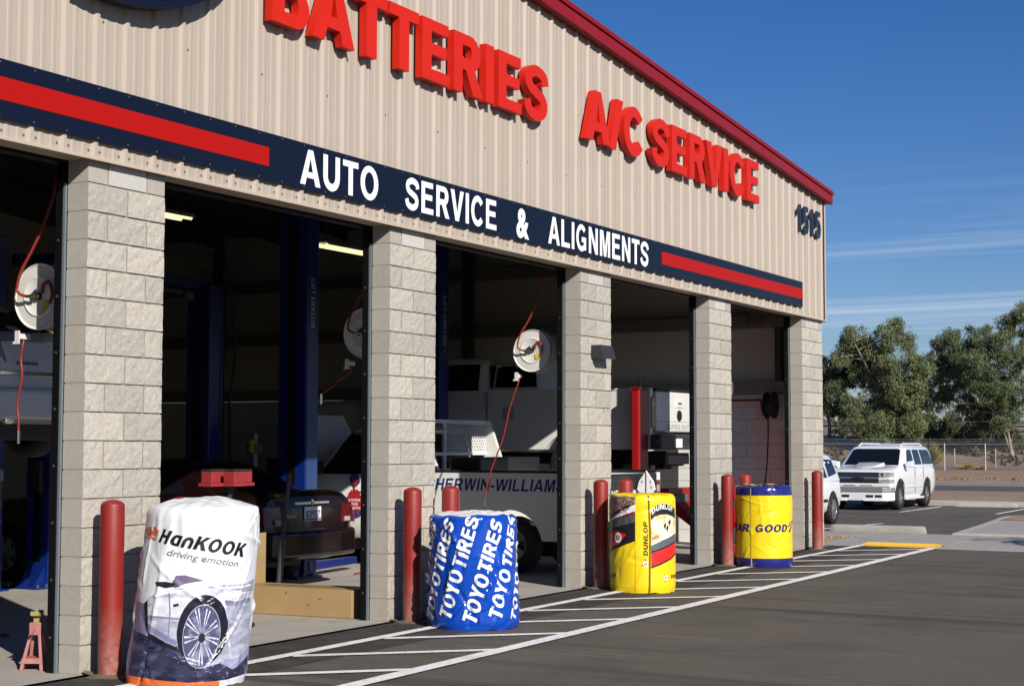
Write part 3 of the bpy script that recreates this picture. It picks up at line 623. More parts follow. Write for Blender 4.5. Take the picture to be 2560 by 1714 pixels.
# roof, side and back walls, inside faces
YB = 15.0
mb = MB(); V = []
for y in (0.02, YB):
    for x in (-34.6, -9.0, 16.75): V += [(x, y, zr(x)+0.10), (x, y, zr(x)+0.19)]
mb.add(V, [(0,2,8,6),(2,4,10,8),(1,7,9,3),(3,9,11,5),(0,1,3,2),(2,3,5,4),(6,8,9,7),(8,10,11,9),(4,5,11,10),(0,6,7,1)]); mb.build('roof', ROOFU, BD)
mb = MB(); mb.box(16.45, 16.56, 0.02, YB, 2.44, 5.68); mb.build('side_wall_upper', WALLP, BD)
mb = MB(); mb.box(16.56, 16.60, 0.02, YB, 2.44, 5.66); mb.build('side_siding', SIDE, BD)
mb = MB(); mb.box(-30, 16.45, YB-0.2, YB, 0, 7.6); mb.build('back_wall', WALLP, BD)
mb = MB(); mb.box(-30.2, -30, 0, YB, 0, 6); mb.build('far_side_wall', WALLP, BD)
mb = MB(); mb.prism([(-30, 0), (-9.0, 0), (-9.0, 3.62), (-8.36, 3.62), (-8.36, zr(-8.36)+0.15), (-9.0, zr(-9.0)+0.15), (-30, zr(-30)+0.15)], 'y', 0.03, 0.19); mb.build('front_wall_left', WALLP, BD)
mb = MB(); mb.box(16.375, 16.57, 0.195, YB, 0, 2.43); SW_ = mb.build('end_wall', MORT, BD)
me0 = {}
for w in (FULL, HALF):
    m_ = MB(); m_.box(0.0, 0.03, 0.003, w-0.003, 0.003, CO-0.003); me0[w] = m_.mesh('block', bevel=0.003, segs=1); me0[w].materials.append(CMUW)
for c in range(12):
    y = 0.21
    for w in ([FULL]*9 if c % 2 == 0 else [HALF]+[FULL]*8+[HALF]):
        o = bpy.data.objects.new('block', me0[w]); COL.objects.link(o); o.parent = SW_; o.location = (16.366, y, c*CO); y += w
mb = MB(); mb.box(16.352, 16.38, y+0.01, YB-0.2, 0, 2.43); mb.build('end_wall_paint', CMUW, BD)
for z in (2.44, 3.52, 4.55): mb = MB(); mb.box(16.25, 16.448, 0.25, YB-0.25, z, z+0.045); mb.box(16.25, 16.27, 0.25, YB-0.25, z+0.045, z+0.20); mb.build('girt', mat('wall_girt', (0.34, 0.33, 0.31), 0.6), BD)
for y in (0.9, 6.3, 12): mb = MB(); mb.box(16.10, 16.24, y, y+0.2, 0, 5.4) if y > 1 else mb.box(16.28, 16.44, y-0.3, y-0.2, 2.5, 5.4); mb.build('steel_column', GIRT, BD)
for k, y in enumerate((1.7, 3.2, 4.7, 6.2, 7.7, 9.2, 10.7, 12.2)):
    mb = MB(); V = []
    for x in (-9, 16.4): V += [(x, y, zr(x)-0.12), (x, y+0.06, zr(x)-0.12), (x, y+0.06, zr(x)+0.09), (x, y, zr(x)+0.09)]
    mb.add(V, [(0,1,2,3),(4,7,6,5),(0,4,5,1),(1,5,6,2),(2,6,7,3),(3,7,4,0)]); mb.build('purlin', GIRT, BD)
mb = MB(); mb.box(-9, 16.40, 0.196, 0.30, 3.60, 4.1); mb.build('door_header', DARKM, BD)
# door jambs: dark track with a pale weather strip on the camera side of each pillar
for X in PX + [-3.87]:
    J_ = MB(); J_.box(X-0.018, X+0.12, 0.218, 0.285, 0, 3.62); jo = J_.build('door_jamb', DARKM, BD, bevel=0.004)
    m_ = MB(); m_.box(X-0.012, X+0.006, 0.197, 0.2175, 0.0, 3.46); m_.build('weather_strip', STRIP, jo)
    m_ = MB()
    for i in range(9): m_.lathe([(0.010, 0), (0.010, -0.008), (0, -0.009)], (X-0.018, 0.25, 0.25+i*0.4), 'x', 6)
    m_.build('track_bolts', STEEL, jo)
for X in PX[:4]: J_ = MB(); J_.box(X+2*FULL-0.12, X+2*FULL+0.05, 0.235, 0.30, 0, 3.62); J_.build('door_jamb', DARKM, BD, bevel=0.004)
# shop floor
mb = MB(); mb.box(-30, 16.6, -0.10, YB, -0.3, 0.004); struct(mb.build('shop_floor', CONC, bevel=0.006))

# ------------------------------------------------------------------ signs on the wall
LB, LF = -0.060, -0.138
sg = thing('letter_sign', 'red raised letters reading BATTERIES on the siding', 'sign', (0, 0, 5.062), 0, 'red letter signs')
BOLD[0] = 0.045
letter_row(sg, 'BATTERIES', 1.875, 6.775, 0.0, 0.575, LF, LB, LRED, track=0.03)
sg = thing('letter_sign', 'red raised letters reading A/C SERVICE on the siding', 'sign', (0, 0, 5.085), 0, 'red letter signs')
letter_row(sg, 'A/C SERVICE', 7.70, 13.36, 0.0, 0.575, LF, LB, LRED, track=0.03, space=0.33)
BOLD[0] = 0.015
sg = thing('address_number', 'dark slate street number 1515 near the right roof corner', 'street number', (0, 0, 4.905))
BOLD[0] = 0.0
letter_row(sg, '1515', 15.16, 16.30, 0.0, 0.43, LF+0.045, LB, NUMB, track=0.16, name='digit')
BOLD[0] = 0.018
bn = thing('banner_sign', 'long navy banner sign with red stripes above the bay doors', 'sign', (0, 0, 3.745))
YBN = -0.0645
seams = [-7.0, -4.55, -2.1, 0.35, 2.80, 5.25, 7.70, 10.15, 12.60, 15.44]
for a, b in zip(seams, seams[1:]): mb = MB(); mb.box(a+0.0007, b-0.0007, YBN, -0.0585, 0, 0.397); mb.build('panel', NAVY, bn)
mb = MB(); mb.box(-7.0, 1.985, YBN-0.003, YBN-0.0005, 0.122, 0.277); mb.build('stripe', SRED, bn)
mb = MB(); mb.box(9.975, 15.44, YBN-0.003, YBN-0.0005, 0.124, 0.284); mb.build('stripe', SRED, bn)
fr = lambda x0: (lambda u, v: (x0+u, YBN-0.004, 0.046+v))
for s_, x0, x1 in (('AUTO', 2.41, 3.595), ('SERVICE', 4.03, 5.77), ('&', 6.18, 6.46), ('ALIGNMENTS', 6.90, 9.57)):
    V, T, w = text2d(s_, 0.300, x1-x0, track=0.075); mb = MB(); mb.add([(x0+u, YBN-0.004, 0.046+v) for u, v in V], T); mb.build('lettering', LWHT, bn)
mb = MB()
for k in range(-4, 51):
    for z in (0.022, 0.375): mb.lathe([(0.006, 0), (0.006, -0.003), (0, -0.004)], (0.029+0.3048*k, YBN, z), 'y', 6)
o = mb.build('rivets', mat('rivet', (0.16, 0.17, 0.2), 0.5), bn); o['kind'] = 'stuff'
# oval cabinet sign, cut by the top of the picture
ov = thing('oval_sign', 'navy oval cabinet sign cut off by the top of the photo', 'sign', (0.05, 0, 5.75))
ell = [(1.5*cos(2*pi*i/72), 1.0*sin(2*pi*i/72)) for i in range(72)]
mb = MB(); mb.prism(ell, 'y', -0.20, -0.060); mb.build('cabinet', NAVY, ov, smooth=40)
mb = MB(); mb.prism([(p[0]*0.955, p[1]*0.94) for p in ell], 'y', -0.206, -0.2005); mb.build('face', mat('sign_face_navy', (0.012, 0.028, 0.085), 0.2), ov)
# wall pack lamp on the third pillar
wp = thing('wall_lamp', 'dark bronze wedge shaped wall lamp on the middle block pillar', 'wall lamp', (8.07, -0.012, 2.60))
BRZ = mat('lamp_bronze', (0.045, 0.042, 0.046), 0.45)
mb = MB(); mb.prism([(0.0, 0.15), (-0.125, 0.15), (-0.170, 0.0), (0.0, 0.0)], 'x', 0.0, 0.31); mb.build('housing', BRZ, wp, bevel=0.004)
mb = MB(); mb.box(0.03, 0.28, -0.15, -0.03, -0.006, -0.001); mb.build('lens', LAMP, wp)
# bollards
def bollard(label, x, y):
    t_ = thing('bollard', label, 'bollard', (x, y, 0), 0, 'red steel bollards in front of the pillars')
    mb = MB(); r = 0.083; n = 32; prof = [(r, -0.05), (r, 0.4), (r, 0.8), (r, 1.175)] + [(r*cos(a), 1.175+0.045*sin(a)) for a in [radians(q) for q in (15, 30, 45, 60, 75)]] + [(0, 1.221)]
    mb.lathe(prof, (0, 0, 0), 'z', n); mb.build('post', BOLL, t_, smooth=50, clean=True)
    mb = MB(); k = random.random()*9; ring = []
    for i in range(28):
        a = 2*pi*i/28; rr = 0.15+0.05*noise.noise(Vector((cos(a)*2, sin(a)*2, k))); ring.append((rr*cos(a), rr*sin(a), 0.006))
    mb.add([(0.08*cos(2*pi*i/28), 0.08*sin(2*pi*i/28), 0.026) for i in range(28)]+ring, [(i, (i+1) % 28, 28+(i+1) % 28, 28+i) for i in range(28)])
    mb.build('grout_collar', MATS['grout'], t_, smooth=60); return t_
bnames = [('red bollard left of the white tire cover with a car print', 0.072), ('red bollard left of the blue tire cover', 0.070), ('red bollard left of the yellow cover with racing graphics', 0.070), ('red bollard left of the yellow cover with navy bands', 0.060), ('rightmost red bollard at the corner pillar of the building', 0.005)]
for (lb, dx), X in zip(bnames, PX): bollard(lb, X+dx, -0.225)
for lb, X in (('red bollard almost hidden behind the white tire cover with a car print', PX[0]+0.05), ('red bollard peeking out behind the blue tire cover', PX[1]), ('red bollard behind the yellow cover with racing graphics', PX[2]), ('red bollard behind the yellow cover with navy bands', PX[3])): bollard(lb, X+0.735, -0.225)
# ------------------------------------------------------------------ printed covers over stacked tires
class Bag:
    def __init__(s, name, label, cx, cy, r0, r1, H, lean, seed, amp, m, topm=None, waves=0.012, dome=0.03, folds=60, group='tire covers beside the pillars'):
        s.c = Vector((cx, cy, 0)); s.r0, s.r1, s.H, s.seed, s.amp, s.waves, s.dome = r0, r1, H, seed, amp, waves, dome
        d = Vector((CAM.x-cx, CAM.y-cy, 0)).normalized(); s.th = atan2(d.y, d.x); s.right = Vector((-d.y, d.x, 0)); s.lean = lean; s.rm = (r0+r1)/2
        s.t = thing(name, label, 'tire cover', (cx, cy, 0.004), 0, group)
        rc = random.Random(int(seed*10)); s.cr = []
        for _ in range(folds):
            ph = rc.gauss(pi/2, 0.75); s.cr.append((rc.uniform(-pi, pi), rc.uniform(0.05, 1.0)*H, (cos(ph), sin(ph)), rc.uniform(0.06, 0.34), rc.uniform(0.016, 0.048), amp*rc.choice((1, 1, -0.9))*rc.uniform(0.35, 1.0)))
        nth, nv = 190, 104; V = []; F_ = []
        for j in range(nv+1):
            v = H*j/nv
            for i in range(nth):
                V.append(s.P(s.rm*(2*pi*i/nth), v, 0.0, raw=True))
        for j in range(nv):
            for i in range(nth): F_.append((j*nth+i, j*nth+(i+1) % nth, (j+1)*nth+(i+1) % nth, (j+1)*nth+i))
        s.grid = (V, nth, nv)
        mb = MB(); mb.add(V, F_)
        # crumpled top
        tv = []; rings = 14; base = nv*nth
        for q in range(1, rings+1):
            k = 1-q/rings
            for i in range(nth):
                p = Vector(V[base+i]); cxy = s.right*lean*1.0; f = Vector((lerp(cxy.x, p.x, k), lerp(cxy.y, p.y, k), 0))
                ns = noise.noise(Vector((f.x*7, f.y*7, seed+4)))+0.6*noise.noise(Vector((f.x*17, f.y*17, seed)))
                zz = p.z*k + (H+0.0)*(1-k) + dome*(1-k*k) + 0.020*ns*(1-k**6)*(0.5+amp*20)
                tv.append((f.x, f.y, zz))
        ob = len(mb.v)
        if topm is None:
            mb.v += tv
            for q in range(rings):
                a = base if q == 0 else ob+(q-1)*nth; b = ob+q*nth
                for i in range(nth): mb.f.append((a+i, a+(i+1) % nth, b+(i+1) % nth, b+i)); mb.m.append(0)
            mb.build('cover', m, s.t, smooth=32)
        else:
            mb.build('cover', m, s.t, smooth=32)
            m2 = MB(); m2.v = [V[base+i] for i in range(nth)] + tv
            for q in range(rings):
                for i in range(nth): m2.f.append((q*nth+i, q*nth+(i+1) % nth, (q+1)*nth+(i+1) % nth, (q+1)*nth+i)); m2.m.append(0)
            m2.build('top_sheet', topm, s.t, smooth=70)
    def wr(s, a, v):
        n = noise.noise; c, d = cos(a), sin(a); k = s.seed
        w = s.waves*n(Vector((c*1.7, d*1.7, v*1.6+k)))                       # slack of the whole sheet
        w += s.amp*0.16*n(Vector((c*4.5, d*4.5, v*4.0+k+7))) + s.amp*0.06*n(Vector((c*18, d*18, v*16+k)))
        for ac, vc_, ph, L, wd, A in s.cr:                                    # straight sharp folds of the vinyl
            du = ((a-ac+pi) % (2*pi)-pi)*s.rm; dv = v-vc_
            if abs(du) > L+wd or abs(dv) > L+wd: continue
            al = du*ph[0]+dv*ph[1]; x_ = abs(-du*ph[1]+dv*ph[0])/wd
            if x_ < 1 and abs(al) < L: q = 1-(al/L)**2; w += A*q*(1-x_)**1.15
        return w
    def P(s, u, v, off=0.0, raw=False):
        a = s.th+u/s.rm if not raw else u/s.rm
        t = v/s.H; r = lerp(s.r0, s.r1, t)
        if t > 0.93: q = (t-0.93)/0.07; r -= 0.055*(1-sqrt(max(0, 1-q*q)))
        if t < 0.06: r -= 0.012*(1-t/0.06)
        r += s.wr(a, v)*(1 if t > 0.02 else 0.6) + off
        z = v + (0.014*noise.noise(Vector((cos(a)*5, sin(a)*5, s.seed+2)))*(1-t/0.05) if t < 0.05 else 0) - (0.018*noise.noise(Vector((cos(a)*3, sin(a)*3, s.seed)))*t if t > 0.9 else 0)
        ln = s.right*s.lean*t
        return (r*cos(a)+ln.x, r*sin(a)+ln.y, z)
    def Q(s, u, v, off):          # the same surface read off the built sheet, so that print lies flat on it
        V, nth, nv = s.grid; a = ((s.th+u/s.rm)/(2*pi)*nth) % nth; b_ = max(0.0, min(nv-1e-6, v/s.H*nv)); i, j = int(a), int(b_); fa, fb = a-i, b_-j
        g = lambda i_, j_: Vector(V[j_*nth+i_ % nth])
        p = g(i, j)*(1-fa)*(1-fb)+g(i+1, j)*fa*(1-fb)+g(i, j+1)*(1-fa)*fb+g(i+1, j+1)*fa*fb
        an = s.th+u/s.rm; return (p.x+cos(an)*off, p.y+sin(an)*off, p.z)
    def pr(s, V, T, m, name='print', off=0.0025, fine=0.012):
        V, T = refine(V, T, fine); mb = MB(); mb.add([s.Q(u, v, off*0.9+0.0008) for u, v in V], T); me = mb.mesh(name, smooth=32)
        for p in me.polygons:
            c = Vector(p.center); 
            if p.normal.dot(Vector((c.x, c.y, 0))) < 0: p.flip()
        return obj(name, me, m, s.t)
    def poly(s, pts, m, off=0.0025, name='print', fine=0.012): V, T = tess([pts]); return s.pr(V, T, m, name, off, fine)
    def text(s, st, h, m, u, v, ang=0.0, width=None, italic=0.0, off=0.004, bend=None, name='lettering', track=0.06, src=None, space=0.4):
        if src: V, T, w = src
        else: V, T, w = text2d(st, h, width, italic, track, space)
        c_, s_ = cos(radians(ang)), sin(radians(ang))
        if bend: V = [(p[0], p[1]+bend(p[0]/w)) for p in V]
        V = [(u+p[0]*c_-p[1]*s_, v+p[0]*s_+p[1]*c_) for p in V]
        return s.pr(V, T, m, name, off, 0.012)
def font_line(st, h, width, off, italic=0.0):
    V, T = fnt(st, off); mn = min(p[0] for p in V); mxx = max(p[0] for p in V); k = width/(mxx-mn)
    return [((p[0]-mn)*k+italic*p[1]*h, p[1]*h) for p in V], T, width
def vin(name, c, r=0.30): return mat(name, c, r, spec=0.5, var=0.03, vscale=4)
# ---- white cover with a car print
VW = mat('vinyl_white', (0.72, 0.74, 0.76), 0.30, spec=0.5, noisy=[((0.50, 0.51, 0.55), 5, 0.60, 0.74, 0.35)])
b = Bag('tire_cover', 'white tire cover printed with a silver car and orange trim', 0.20, -0.79, 0.405, 0.378, 1.185, 0.115, 3.1, 0.018, VW, waves=0.014, dome=0.055, folds=95)
LAV = mat('print_lavender', (0.33, 0.34, 0.44), 0.28, noisy=[((0.52, 0.53, 0.62), 5, 0.48, 0.62, 0.9), ((0.14, 0.14, 0.23), 7, 0.55, 0.68, 0.8)], stretch=(1, 1, 3.0))
LAV2 = mat('print_silver', (0.54, 0.55, 0.62), 0.28, noisy=[((0.72, 0.73, 0.77), 4, 0.48, 0.60, 0.9), ((0.30, 0.31, 0.42), 6, 0.56, 0.66, 0.8)], stretch=(1, 1, 2.6))
DKV = mat('print_dusk', (0.032, 0.033, 0.075), 0.25, noisy=[((0.085, 0.088, 0.18), 6, 0.52, 0.62, 0.8), ((0.010, 0.010, 0.03), 9, 0.5, 0.62, 0.8), ((0.26, 0.26, 0.34), 14, 0.64, 0.70, 0.7)], stretch=(1, 1, 2.2))
INK = vin('print_ink', (0.012, 0.012, 0.022))
ORG, MAV = vin('print_orange', (0.72, 0.16, 0.04)), vin('print_mauve', (0.19, 0.15, 0.24))
def uc(x, v, mid=955.0):      # picture column -> arc length on this cover
    r = lerp(b.r0, b.r1, v/b.H); q = max(-0.97, min(0.97, (x-(mid+0.115*728*v/1.185))/740/r)); return b.rm*math.asin(q)
def vc(y): return (1577-y)/752
def up_(pts): return [(uc(x, vc(y)), vc(y)) for x, y in pts]
b.poly(up_([(900, 1090), (1275, 1085), (1262, 1535), (900, 1500)]), LAV, 0.0022)
b.poly(up_([(640, 1165), (760, 1170), (760, 1330), (905, 1390), (960, 1560), (650, 1560)]), MAV)
b.poly(up_([(750, 1320), (920, 1370), (1000, 1480), (1180, 1450), (1262, 1390), (1262, 1535), (900, 1560), (680, 1545), (665, 1300)]), DKV, 0.0032)
b.poly(up_([(752, 1165), (800, 1120), (890, 1092), (1010, 1070), (1130, 1075), (1275, 1080), (1268, 1400), (1175, 1450), (1150, 1330), (1120, 1170), (1060, 1130), (990, 1130), (940, 1190), (915, 1300), (905, 1372), (765, 1300)]), LAV2, 0.0040)
b.poly(up_([(762, 1225), (925, 1235), (905, 1372), (768, 1300)]), LAV, 0.0048)
b.poly(up_([(1150, 1175), (1270, 1165), (1266, 1395), (1178, 1445), (1158, 1310)]), LAV, 0.0048)
b.poly(up_([(900, 1025), (945, 1022), (1035, 1048), (950, 1062), (895, 1085), (890, 1052)]), mat('print_glass', (0.16, 0.12, 0.20), 0.3), 0.0048)
b.poly(up_([(805, 1058), (850, 1055), (895, 1062), (890, 1080), (850, 1085), (812, 1072)]), INK, 0.0048)
b.poly(up_([(1170, 1098), (1285, 1060), (1280, 1120), (1230, 1118)]), mat('print_lamp', (0.30, 0.30, 0.36), 0.3), 0.0050)
b.poly(up_([(890, 1165), (915, 1160), (918, 1172), (892, 1178)]), INK, 0.0055)
def ellp(cx, cy, rx, ry, n=28, rot=0.10): return [(cx+rx*cos(2*pi*i/n)+rot*ry*sin(2*pi*i/n)*-0.6, cy+ry*sin(2*pi*i/n)) for i in range(n)]
SHD = mat('print_shade', (0.20, 0.20, 0.34), 0.28); HIL = mat('print_highlight', (0.80, 0.80, 0.84), 0.28)
b.poly(up_([(800, 1122), (850, 1106), (930, 1092), (1010, 1078), (1012, 1086), (930, 1101), (855, 1117), (806, 1134)]), HIL, 0.0052)
b.poly(up_([(762, 1222), (840, 1226), (925, 1232), (924, 1240), (840, 1235), (762, 1231)]), SHD, 0.0054)
b.poly(up_([(868, 1110), (874, 1108), (880, 1200), (872, 1330), (866, 1326), (874, 1200)]), SHD, 0.0056)
b.poly(up_([(768, 1262), (850, 1310), (912, 1344), (908, 1368), (840, 1332), (770, 1296)]), SHD, 0.0052)
b.poly(up_([(1060, 1072), (1130, 1084), (1200, 1086), (1270, 1083), (1270, 1092), (1195, 1097), (1125, 1095)]), HIL, 0.0054)
b.poly(up_([(1135, 1150), (1190, 1160), (1268, 1150), (1268, 1172), (1190, 1182), (1145, 1178)]), SHD, 0.0050)
b.poly(up_([(752, 1165), (768, 1152), (772, 1300), (765, 1300), (756, 1240)]), INK, 0.0054)
b.poly(up_(ellp(1033, 1295, 122, 176)), INK, 0.0056)
b.poly(up_(ellp(1028, 1322, 88, 152)), mat('print_rim', (0.07, 0.07, 0.15), 0.28, noisy=[((0.25, 0.26, 0.38), 12, 0.5, 0.62, 0.8)]), 0.0064)
b.poly(up_(ellp(1028, 1322, 90, 156)), vin('print_rim_edge', (0.50, 0.52, 0.62)), 0.0060)
for k in range(18):
    a = 2*pi*(k//2)/9+0.2+(0.11 if k % 2 else -0.09); a0, a1 = a-0.065, a+0.055
    b.poly(up_([(1028+14*cos(a0), 1322+24*sin(a0)), (1028+82*cos(a0+0.05), 1322+141*sin(a0+0.05)), (1028+82*cos(a1), 1322+141*sin(a1)), (1028+14*cos(a1), 1322+24*sin(a1))]), mat('print_spoke', (0.60, 0.62, 0.72), 0.3, noisy=[((0.22, 0.23, 0.36), 16, 0.5, 0.62, 0.9)]), 0.0072)
b.poly(up_(ellp(1028, 1330, 16, 24, 12)), INK, 0.008)
b.poly(up_([(765, 1300), (905, 1372), (930, 1400), (770, 1335)]), INK, 0.0052)
b.poly(up_([(1110, 1455), (1185, 1445), (1262, 1400), (1262, 1440), (1180, 1500)]), mat('print_sheen', (0.30, 0.31, 0.47), 0.3), 0.0050)
b.poly(up_([(645, 1527), (760, 1530), (950, 1545), (1120, 1550), (1120, 1574), (645, 1574)]), ORG, 0.0052)
for k in range(3):            # the orange arcs of the mark
    r = 20+k*23; pts = [(822-k*1.0-r*cos(radians(a)), 786+r*sin(radians(a))*0.9) for a in (4, 22, 40, 58, 74)]; out = [(822-(r+15)*cos(radians(a)), 786+(r+15)*sin(radians(a))*0.9) for a in (74, 58, 40, 22, 4)]
    b.poly(up_(pts+out), ORG, 0.004)
BOLD[0] = 0.045
b.text('HanKOOK', 0.088, TEXK, -0.325, 0.955, -9.5, src=None, width=0.655, italic=0.22, off=0.004, track=0.05)
b.text('', 0, mat('print_grey', (0.16, 0.16, 0.17), 0.5), -0.235, 0.868, -9.5, src=font_line('driving emotion', 0.043, 0.52, 0.012, 0.2), off=0.004)
# ---- blue cover with white slanted words
VB = mat('vinyl_blue', (0.003, 0.055, 0.40), 0.20, spec=0.6)
b = Bag('tire_cover', 'crumpled blue tire cover with slanted white words', 4.00, -0.845, 0.405, 0.385, 0.985, -0.01, 9.7, 0.022, VB, topm=mat('sheet_white', (0.74, 0.74, 0.73), 0.45), waves=0.016, dome=0.03, folds=130)
VWT = mat('vinyl_print_white', (0.78, 0.79, 0.80), 0.28)
BOLD[0] = 0.05
ncol = 11; step = 2*pi*b.rm/ncol
for k in range(ncol):
    u0 = -0.47+k*step; dv = (k % 2)*0.035
    b.text('TOYO TIRES', 0.124, VWT, u0+0.03, 0.04+dv, 73, width=0.92, italic=0.18, off=0.003, track=0.03, space=0.16)
    b.poly([(u0+0.20+0.008*cos(a), 0.935+dv*0.3+0.008*sin(a)) for a in [2*pi*i/8 for i in range(8)]], VWT, 0.003)
BOLD[0] = 0.02
# ---- yellow cover with racing graphics
VY = mat('vinyl_yellow', (0.83, 0.60, 0.010), 0.38, spec=0.5, var=0.03, vscale=3)
b = Bag('tire_cover', 'yellow tire cover with racing picture panels and a vertical black word', 7.90, -0.725, 0.366, 0.366, 1.06, 0.0, 15.3, 0.010, VY, waves=0.010, dome=0.0)
def uc(x, v): q = max(-0.985, min(0.985, (x-692)/283)); return b.rm*math.asin(q)
def vc(y): return max(0.0, min(b.H-0.012, (1213-y)/790))
CRW = mat('print_crowd', (0.16, 0.10, 0.08), 0.4, noisy=[((0.50, 0.38, 0.30), 55, 0.5, 0.62, 0.8), ((0.03, 0.02, 0.02), 28, 0.52, 0.62, 0.8)])
GRY, BKV, RDV, WHV = vin('print_grey_band', (0.075, 0.085, 0.09)), vin('print_black', (0.014, 0.014, 0.016)), vin('print_red', (0.72, 0.022, 0.020)), vin('print_white', (0.78, 0.78, 0.78))
MRN = vin('print_maroon', (0.20, 0.02, 0.025))
b.poly(up_([(418, 380), (632, 380), (632, 470), (420, 600)]), CRW)
b.poly(up_([(418, 585), (634, 440), (634, 555), (425, 615)]), MRN, 0.0030)
b.poly(up_([(430, 585), (634, 452), (634, 512), (435, 600)]), WHV, 0.0038)
b.poly(up_([(414, 610), (632, 548), (632, 610), (414, 690)]), GRY, 0.0034)
b.poly(up_([(412, 690), (632, 606), (632, 768), (520, 815), (412, 885)]), BKV, 0.0036)
b.poly(up_([(414, 712), (470, 685), (560, 715), (500, 790), (412, 875)]), RDV, 0.0044)
b.poly(up_(ellp(490, 745, 28, 44, 18, 0)), WHV, 0.0052); b.text('D', 0.05, TEXK, uc(478, 0.6), vc(768), 8, off=0.006)
b.text('DUNLOP', 0.048, TEXK, uc(432, .8), vc(592), 23, width=0.335, off=0.0048)
b.poly(up_([(628, 378), (634, 378), (634, 1205), (630, 1205)]), vin('print_seam', (0.52, 0.36, 0.01)), 0.0026)
b.poly(up_([(736, 378), (750, 378), (762, 700), (757, 1210), (741, 1210), (748, 700)]), vin('print_fold', (0.16, 0.09, 0.01)), 0.0030)
b.text('DUNLOP', 0.046, TEXK, uc(736, .5), vc(895), 90, width=0.365, italic=0.15, off=0.004)
b.poly(up_([(716, 915), (690, 965), (680, 990), (720, 950), (742, 970)]), RDV, 0.004); b.poly(up_(ellp(715, 962, 22, 27, 16, 0)), WHV, 0.0048); b.text('D', 0.028, TEXK, uc(727, .3), vc(975), 90, off=0.0056)
SCN = mat('print_scene', (0.70, 0.68, 0.50), 0.4, noisy=[((0.72, 0.45, 0.10), 9, 0.52, 0.60, 0.8), ((0.45, 0.60, 0.72), 12, 0.55, 0.62, 0.7)])
b.poly(up_([(764, 570), (830, 545), (900, 545), (966, 580), (966, 700), (764, 780)]), SCN, 0.0028)
b.poly(up_([(762, 530), (775, 495), (815, 462), (865, 446), (915, 455), (962, 500), (966, 590), (935, 560), (890, 542), (840, 545), (790, 565), (764, 590)]), BKV, 0.0036)
V, T, w = text2d('DUNLOP', 0.062, 0.30); b.text('', 0, WHV, uc(768, .8), vc(545), 0, src=(V, T, w), bend=lambda q: 0.055*(1-(2*q-1)**2)+0.01*q, off=0.0046)
b.poly(up_([(770, 735), (830, 712), (832, 742), (775, 762)]), vin('print_orange2', (0.75, 0.22, 0.05)), 0.0040)
for x_, y_ in ((870, 640), (905, 610), (888, 660)): b.poly(up_([(x_, y_), (x_+14, y_-28), (x_+20, y_-5), (x_+10, y_+35)]), BKV, 0.0040)
b.poly(up_([(764, 790), (860, 745), (966, 690), (970, 770), (880, 830), (764, 868)]), vin('print_carbon', (0.10, 0.12, 0.13)), 0.0034)
b.poly(up_([(764, 790), (860, 745), (966, 690), (966, 705), (860, 762), (764, 806)]), WHV, 0.0040)
b.poly(up_([(764, 862), (880, 824), (971, 770), (971, 880), (880, 945), (764, 990)]), RDV, 0.0042)
b.poly(up_([(764, 985), (880, 940), (971, 872), (971, 888), (880, 955), (764, 1000)]), BKV, 0.0050); b.poly(up_([(764, 856), (880, 818), (971, 764), (971, 776), (880, 832), (764, 870)]), BKV, 0.0050)
b.poly(up_([(870, 1050), (912, 1082), (872, 1122), (888, 1082)]), RDV, 0.004); b.poly(up_(ellp(884, 1084, 17, 24, 16, 0)), WHV, 0.0048); b.text('D', 0.026, TEXK, uc(876, .2), vc(1094), 0, off=0.0056)
b.text('DUNLOP', 0.040, TEXK, uc(930, .2), vc(1094), 0, width=0.30, off=0.004)
b.text('OP', 0.045, TEXK, uc(426, .15), vc(1098), 4, width=0.11, italic=0.15, off=0.004)
# ---- yellow cover with navy bands
b = Bag('tire_cover', 'yellow tire cover with navy bands at top and foot', 11.99, -0.65, 0.378, 0.374, 1.072, 0.0, 21.9, 0.008, VY, waves=0.009, dome=0.01)
NVB = mat('vinyl_navy', (0.016, 0.020, 0.16), 0.22, spec=0.6)
def band(v0, v1, m, off=0.003, n=120):
    V = []; T = []; nr = 10
    for j in range(nr+1):
        for i in range(n): V.append((2*pi*b.rm*i/n, lerp(v0, v1, j/nr)))
    mb = MB(); mb.add([b.P(u, v, off) for u, v in V], [(j*n+i, j*n+(i+1) % n, (j+1)*n+(i+1) % n, (j+1)*n+i) for j in range(nr) for i in range(n)]); mb.build('band', m, b.t, smooth=60)
band(0.0, 0.122, NVB); band(0.945, 1.072, NVB)
mb = MB(); n = 60
mb.add([tuple(Vector(b.P(2*pi*b.rm*i/n, 1.0719, 0.003))+Vector((0, 0, 0.004))) for i in range(n)] + [(0, 0, 1.088)], [(i, (i+1) % n, n) for i in range(n)]); mb.build('top_sheet', NVB, b.t, smooth=60)
def uc(x, v): q = max(-0.985, min(0.985, (x-1708)/240)); return b.rm*math.asin(q)
def vc(y): return max(0.0, min(b.H-0.005, (1005-y)/652))
b.poly(up_([(1599, 300), (1605, 300), (1611, 1000), (1601, 1000)]), vin('print_seam2', (0.60, 0.47, 0.05)), 0.0045)
BOLD[0] = 0.05
b.text('GOOD', 0.098, NVB, uc(1634, .5), vc(700), 0, width=uc(1903, .5)-uc(1640, .5), italic=0.2, off=0.004)
b.text('YEAR', 0.098, NVB, uc(1470, .5)-0.14, vc(698), 0, width=uc(1582, .5)-uc(1470, .5)+0.15, italic=0.2, off=0.004)
for q in (((1912, 700), (1935, 640), (1945, 615), (1938, 650), (1922, 712)), ((1905, 640), (1930, 618), (1945, 600), (1948, 612), (1925, 634)), ((1898, 660), (1922, 640), (1930, 640), (1918, 658))): b.poly(up_(q), NVB, 0.004)
